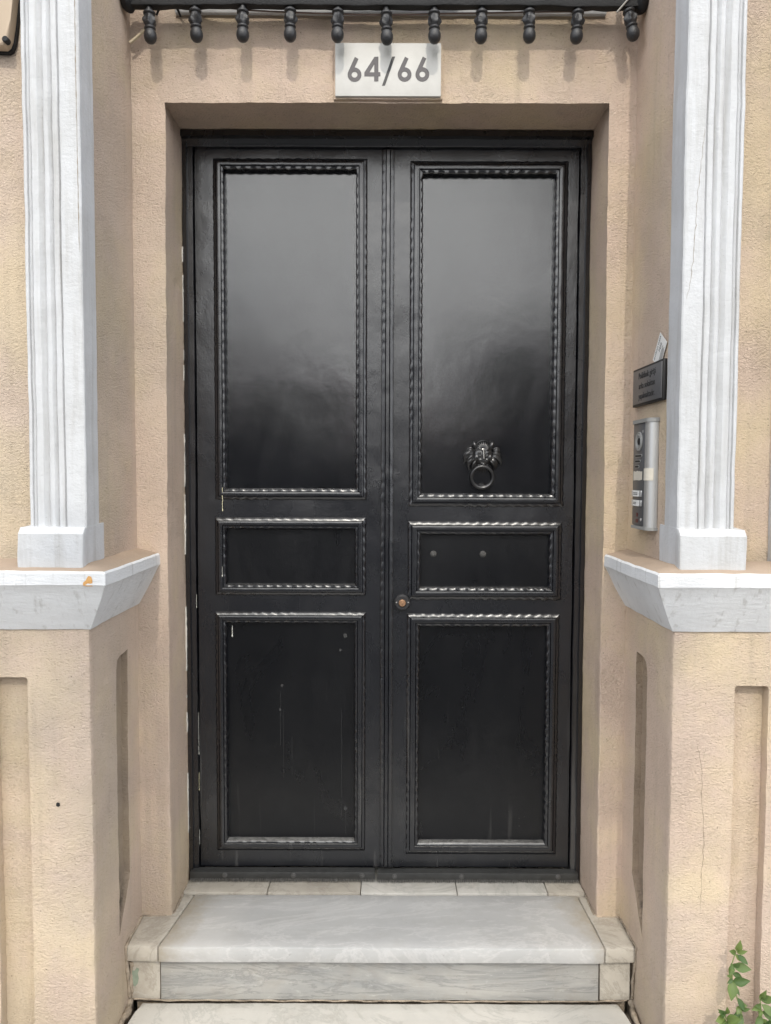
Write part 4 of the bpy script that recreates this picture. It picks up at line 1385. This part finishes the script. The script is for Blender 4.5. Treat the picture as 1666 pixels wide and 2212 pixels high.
# ------------------------------------------------------------------ weeds at the foot of the right pier
def leaf_mesh():
    me = bpy.data.meshes.new('leaf')
    v, f = [], []
    N = 6
    wd = [0.0, 0.62, 0.95, 1.0, 0.78, 0.42, 0.0]
    for i in range(N + 1):
        t = i / N
        z = -0.10 * t * t * 1.0
        hw = 0.24 * wd[i]
        for s in (-1, 0, 1):
            v.append((s * hw, t, z + (0.10 * abs(s) * wd[i])))
    for i in range(N):
        for k in range(2):
            a = i * 3 + k
            f.append((a, a + 1, a + 4, a + 3))
    me.from_pydata(v, [], f)
    for p in me.polygons: p.use_smooth = True
    me.materials.append(M['leaf'])
    return me
LEAF = leaf_mesh()
def weed(base, joints, leaves, label, sh=(0, 0, 0)):
    sh = Vector(sh)
    base = Vector(base) + Vector((sh.x, 0, 0))
    joints = [Vector(j) + (sh if i else Vector((sh.x, 0, 0))) for i, j in enumerate(joints)]
    leaves = [(Vector(l[0]) + sh, *l[1:]) for l in leaves]
    root = thing('weed', base, label, 'weed', 'weeds at the foot of the right pier')
    bm = bmesh.new()
    tube(bm, joints, [0.0030 - 0.0018 * i / (len(joints) - 1) for i in range(len(joints))], 6)
    finish(bm, 'stem', 'stem', root)
    extra = []
    for k in range(14):
        i = random.randrange(2, len(joints))
        pj = Vector(joints[i - 1]).lerp(Vector(joints[i]), random.random())
        extra.append((pj, random.choice((random.uniform(-60, 70), random.uniform(110, 240))), random.uniform(0.016, 0.036), random.uniform(15, 60), random.uniform(-40, 40)))
    for (p, ang, size, tilt, roll) in leaves + extra:
        o = bpy.data.objects.new('leaf', LEAF)
        C.objects.link(o)
        # leaf grows along +Y local: turn into the wall plane (XZ), angle measured from +X, tilt towards the viewer
        d = Vector((math.cos(R(ang)) * math.cos(R(tilt)), -math.sin(R(tilt)), math.sin(R(ang)) * math.cos(R(tilt))))
        nrm = Vector((math.sin(R(roll)) * 0.6, -1, 0.55)).normalized()
        xax = d.cross(nrm).normalized()
        zax = xax.cross(d)
        m = Matrix((xax, d, zax)).transposed().to_4x4()
        o.parent = root
        o.matrix_parent_inverse = Matrix()
        o.matrix_local = Matrix.Translation(Vector(p) - Vector(base)) @ m @ Matrix.Diagonal((size * random.uniform(0.75, 1.05), size * random.uniform(0.75, 0.95), size * random.uniform(0.3, 1.9), 1))
    return root
YPL = YP - 0.03
w1 = [(0.865, YPL, GZ), (0.87, YPL - 0.02, -0.20), (0.850, YPL - 0.02, -0.06), (0.835, YPL - 0.015, 0.02), (0.815, YPL - 0.012, 0.08), (0.813, YPL - 0.012, 0.13), (0.822, YPL - 0.014, 0.165)]
weed((0.865, YPL, GZ), w1, [
    ((0.822, YPL - 0.014, 0.165), 78, 0.036, 20, 0), ((0.822, YPL - 0.016, 0.160), 38, 0.030, 35, 20), ((0.822, YPL - 0.014, 0.158), 150, 0.030, 25, -30),
    ((0.824, YPL - 0.016, 0.155), -38, 0.040, 25, 10), ((0.822, YPL - 0.018, 0.162), 110, 0.022, 45, 0),
    ((0.815, YPL - 0.014, 0.125), 8, 0.048, 30, 25), ((0.814, YPL - 0.014, 0.128), -125, 0.034, 30, -20), ((0.814, YPL - 0.013, 0.122), 55, 0.030, 35, 10),
    ((0.815, YPL - 0.013, 0.085), 22, 0.050, 28, 15), ((0.815, YPL - 0.013, 0.088), -110, 0.050, 35, -25),
    ((0.828, YPL - 0.015, 0.045), -65, 0.034, 30, 0), ((0.833, YPL - 0.016, 0.030), 10, 0.024, 40, 0),
    ((0.838, YPL - 0.018, 0.005), -140, 0.040, 35, -10), ((0.842, YPL - 0.018, -0.02), -75, 0.046, 30, 15), ((0.85, YPL - 0.02, -0.05), -130, 0.050, 40, 0)],
    'tall thin weed with pointed leaves climbing the sunlit right pier', (0.045, 0, 0.0))
w2 = [(0.80, YPL, GZ), (0.795, YPL - 0.01, -0.22), (0.786, YPL - 0.02, -0.13), (0.784, YPL - 0.025, -0.075)]
weed((0.80, YPL, GZ), w2, [
    ((0.784, YPL - 0.025, -0.075), 88, 0.034, 25, 10), ((0.782, YPL - 0.025, -0.078), 128, 0.044, 30, -15), ((0.782, YPL - 0.025, -0.085), 165, 0.046, 35, -20),
    ((0.786, YPL - 0.025, -0.085), 20, 0.042, 35, 20), ((0.786, YPL - 0.022, -0.095), -20, 0.045, 45, 10), ((0.784, YPL - 0.024, -0.10), -150, 0.045, 40, -10),
    ((0.786, YPL - 0.02, -0.13), 30, 0.04, 35, 0), ((0.788, YPL - 0.02, -0.14), 150, 0.045, 35, 0), ((0.788, YPL - 0.024, -0.09), 60, 0.05, 50, 0)],
    'low weed rosette cut by the bottom edge, left of the tall weed', (0.055, 0, 0.085))
w3 = [(0.90, YPL, GZ), (0.895, YPL - 0.02, -0.20), (0.880, YPL - 0.03, -0.10), (0.875, YPL - 0.03, -0.04), (0.872, YPL - 0.03, -0.01)]
weed((0.90, YPL, GZ), w3, [
    ((0.872, YPL - 0.03, -0.012), 70, 0.036, 30, 0), ((0.872, YPL - 0.032, -0.015), 120, 0.030, 45, -10), ((0.874, YPL - 0.03, -0.02), 35, 0.046, 30, 20),
    ((0.876, YPL - 0.03, -0.03), -35, 0.050, 30, 20), ((0.875, YPL - 0.03, -0.035), 150, 0.030, 35, 0), ((0.878, YPL - 0.03, -0.05), 10, 0.050, 40, 10),
    ((0.878, YPL - 0.03, -0.06), -150, 0.040, 35, -10), ((0.88, YPL - 0.03, -0.075), -60, 0.050, 40, 0), ((0.882, YPL - 0.03, -0.09), 40, 0.050, 35, 0), ((0.884, YPL - 0.03, -0.11), 160, 0.045, 35, 0),
    ((0.888, YPL - 0.03, -0.09), 80, 0.055, 30, 0), ((0.90, YPL - 0.03, -0.06), 65, 0.05, 35, 10)],
    'bushy bright green weed at the bottom right corner', (0.048, 0, 0.070))

# ------------------------------------------------------------------ houses across the street (seen as reflections in the door paint)
M['opp_wall'] = mat_plaster('opposite_stucco', (0.07, 0.065, 0.06), (0.055, 0.052, 0.05), 0.5)
M['opp_roof'] = simple('clay_roof', (0.22, 0.10, 0.07), 0.9, 0, 0.2, 10)
def house(x0, x1, h, label):
    y0, y1 = -17.0, -25.0
    root = thing('house', ((x0 + x1) / 2, y0, GZ), label, 'house', 'houses across the street')
    bm = bmesh.new(); box(bm, x0, x1, y1, y0, GZ - 0.2, GZ + h)
    finish(bm, 'wall', 'opp_wall', root, smooth=False)
    bm = bmesh.new()
    prism(bm, [(y0 + 0.3, GZ + h + 0.01), (y1 - 0.3, GZ + h + 0.01), ((y0 + y1) / 2, GZ + h + 0.9)], 'x', x0 - 0.1, x1 + 0.1)
    finish(bm, 'roof', 'opp_roof', root, smooth=False)
    n = max(1, int((x1 - x0) / 2.2))
    for i in range(n):
        cx = x0 + (x1 - x0) * (i + 0.5) / n
        for z in ([1.0] + ([3.8] if h > 5.6 else [])):
            bm = bmesh.new(); box(bm, cx - 0.45, cx + 0.45, y0 - 0.05, y0 + 0.03, GZ + z, GZ + z + 1.5)
            wn = finish(bm, 'window', 'white', root, smooth=False)
            bm = bmesh.new(); box(bm, cx - 0.38, cx + 0.38, y0 + 0.031, y0 + 0.04, GZ + z + 0.07, GZ + z + 1.43)
            finish(bm, 'pane', 'glass', wn, smooth=False)
house(-14.0, -6.5, 5.2, 'long low house across the street, behind the camera')
house(-6.4, -1.2, 4.2, 'low house across the street, mirrored faintly in the left door leaf')
house(2.6, 9.0, 5.4, 'taller house across the street, mirrored faintly in the right door leaf')
house(-1.1, 2.5, 3.0, 'single storey shed across the street between two houses')

# ------------------------------------------------------------------ unseen tree, added and shaped so its limb casts soft shade on the doorway
M['bark'] = simple('bark', (0.14, 0.11, 0.085), 0.9, 0, 0.3, 12, 0.8, 0.02)
M['tree_leaf'] = simple('tree_foliage', (0.06, 0.10, 0.035), 0.6, 0, 0.4, 5, 0.0)
tr = thing('shade_tree', (3.4, -12.2, GZ - 0.11), 'unseen broad tree added behind the camera to shade the doorstep', 'tree')
bm = bmesh.new()
tube(bm, [(3.4, -12.2, GZ - 0.15), (3.45, -12.2, 2.5), (3.5, -12.1, 5.0), (3.6, -12.0, 7.5), (3.8, -11.9, 10.0)], [0.24, 0.20, 0.17, 0.13, 0.05], 10)
anchor = Vector((-0.12, -0.4, 0.64)) + sd * 15.0
tube(bm, [(3.5, -12.1, 6.4), (2.6, -11.8, 8.0), (1.6, -11.6, 9.6), tuple(anchor)], [0.10, 0.08, 0.05, 0.015], 8)
for e in ((5.2, -12.6, 9.0), (4.6, -11.0, 10.0), (3.4, -13.4, 9.4), (2.9, -12.4, 11.2)):
    tube(bm, [(3.55, -12.05, 6.0), tuple((Vector((3.55, -12.05, 6.0)) + Vector(e)) / 2 + Vector((0, 0, 0.4))), e], [0.09, 0.06, 0.015], 7)
finish(bm, 'trunk', 'bark', tr, ang=60)
rr_ = random.Random(11)
bm = bmesh.new()
def clump(c, ax, n, size):
    c = Vector(c)
    for _ in range(n):
        while True:
            p = Vector((rr_.uniform(-1, 1), rr_.uniform(-1, 1), rr_.uniform(-1, 1)))
            if p.length < 1 and rr_.random() < 1.25 - p.length * 0.7: break
        p = c + ax[0] * p.x + ax[1] * p.y + ax[2] * p.z
        n_ = Vector((rr_.gauss(0, 1), rr_.gauss(0, 1), rr_.gauss(0, 1) + 0.6)).normalized()
        a = n_.orthogonal().normalized(); a.rotate(Matrix.Rotation(rr_.uniform(0, 6.28), 3, n_))
        b = n_.cross(a)
        sz = size * rr_.uniform(0.7, 1.3)
        vs4 = [bm.verts.new(p + a * sz), bm.verts.new(p + b * sz * 0.55), bm.verts.new(p - a * sz), bm.verts.new(p - b * sz * 0.55)]
        bm.faces.new(vs4)
up_ = Vector((0, 0.682, 0.731))
clump(anchor, (Vector((0.90, 0, 0)), up_ * 0.46, sd * 0.7), 650, 0.085)
for c, r_, n in (((4.2, -12.0, 10.4), 1.5, 900), ((5.3, -12.6, 9.2), 1.2, 600), ((4.7, -11.0, 10.2), 1.0, 450), ((3.3, -13.5, 9.6), 1.2, 500), ((3.6, -12.0, 11.9), 1.1, 500)):
    clump(c, (Vector((r_, 0, 0)), Vector((0, r_, 0)), Vector((0, 0, r_ * 0.85))), n, 0.12)
finish(bm, 'crown', 'tree_leaf', tr, smooth=False)
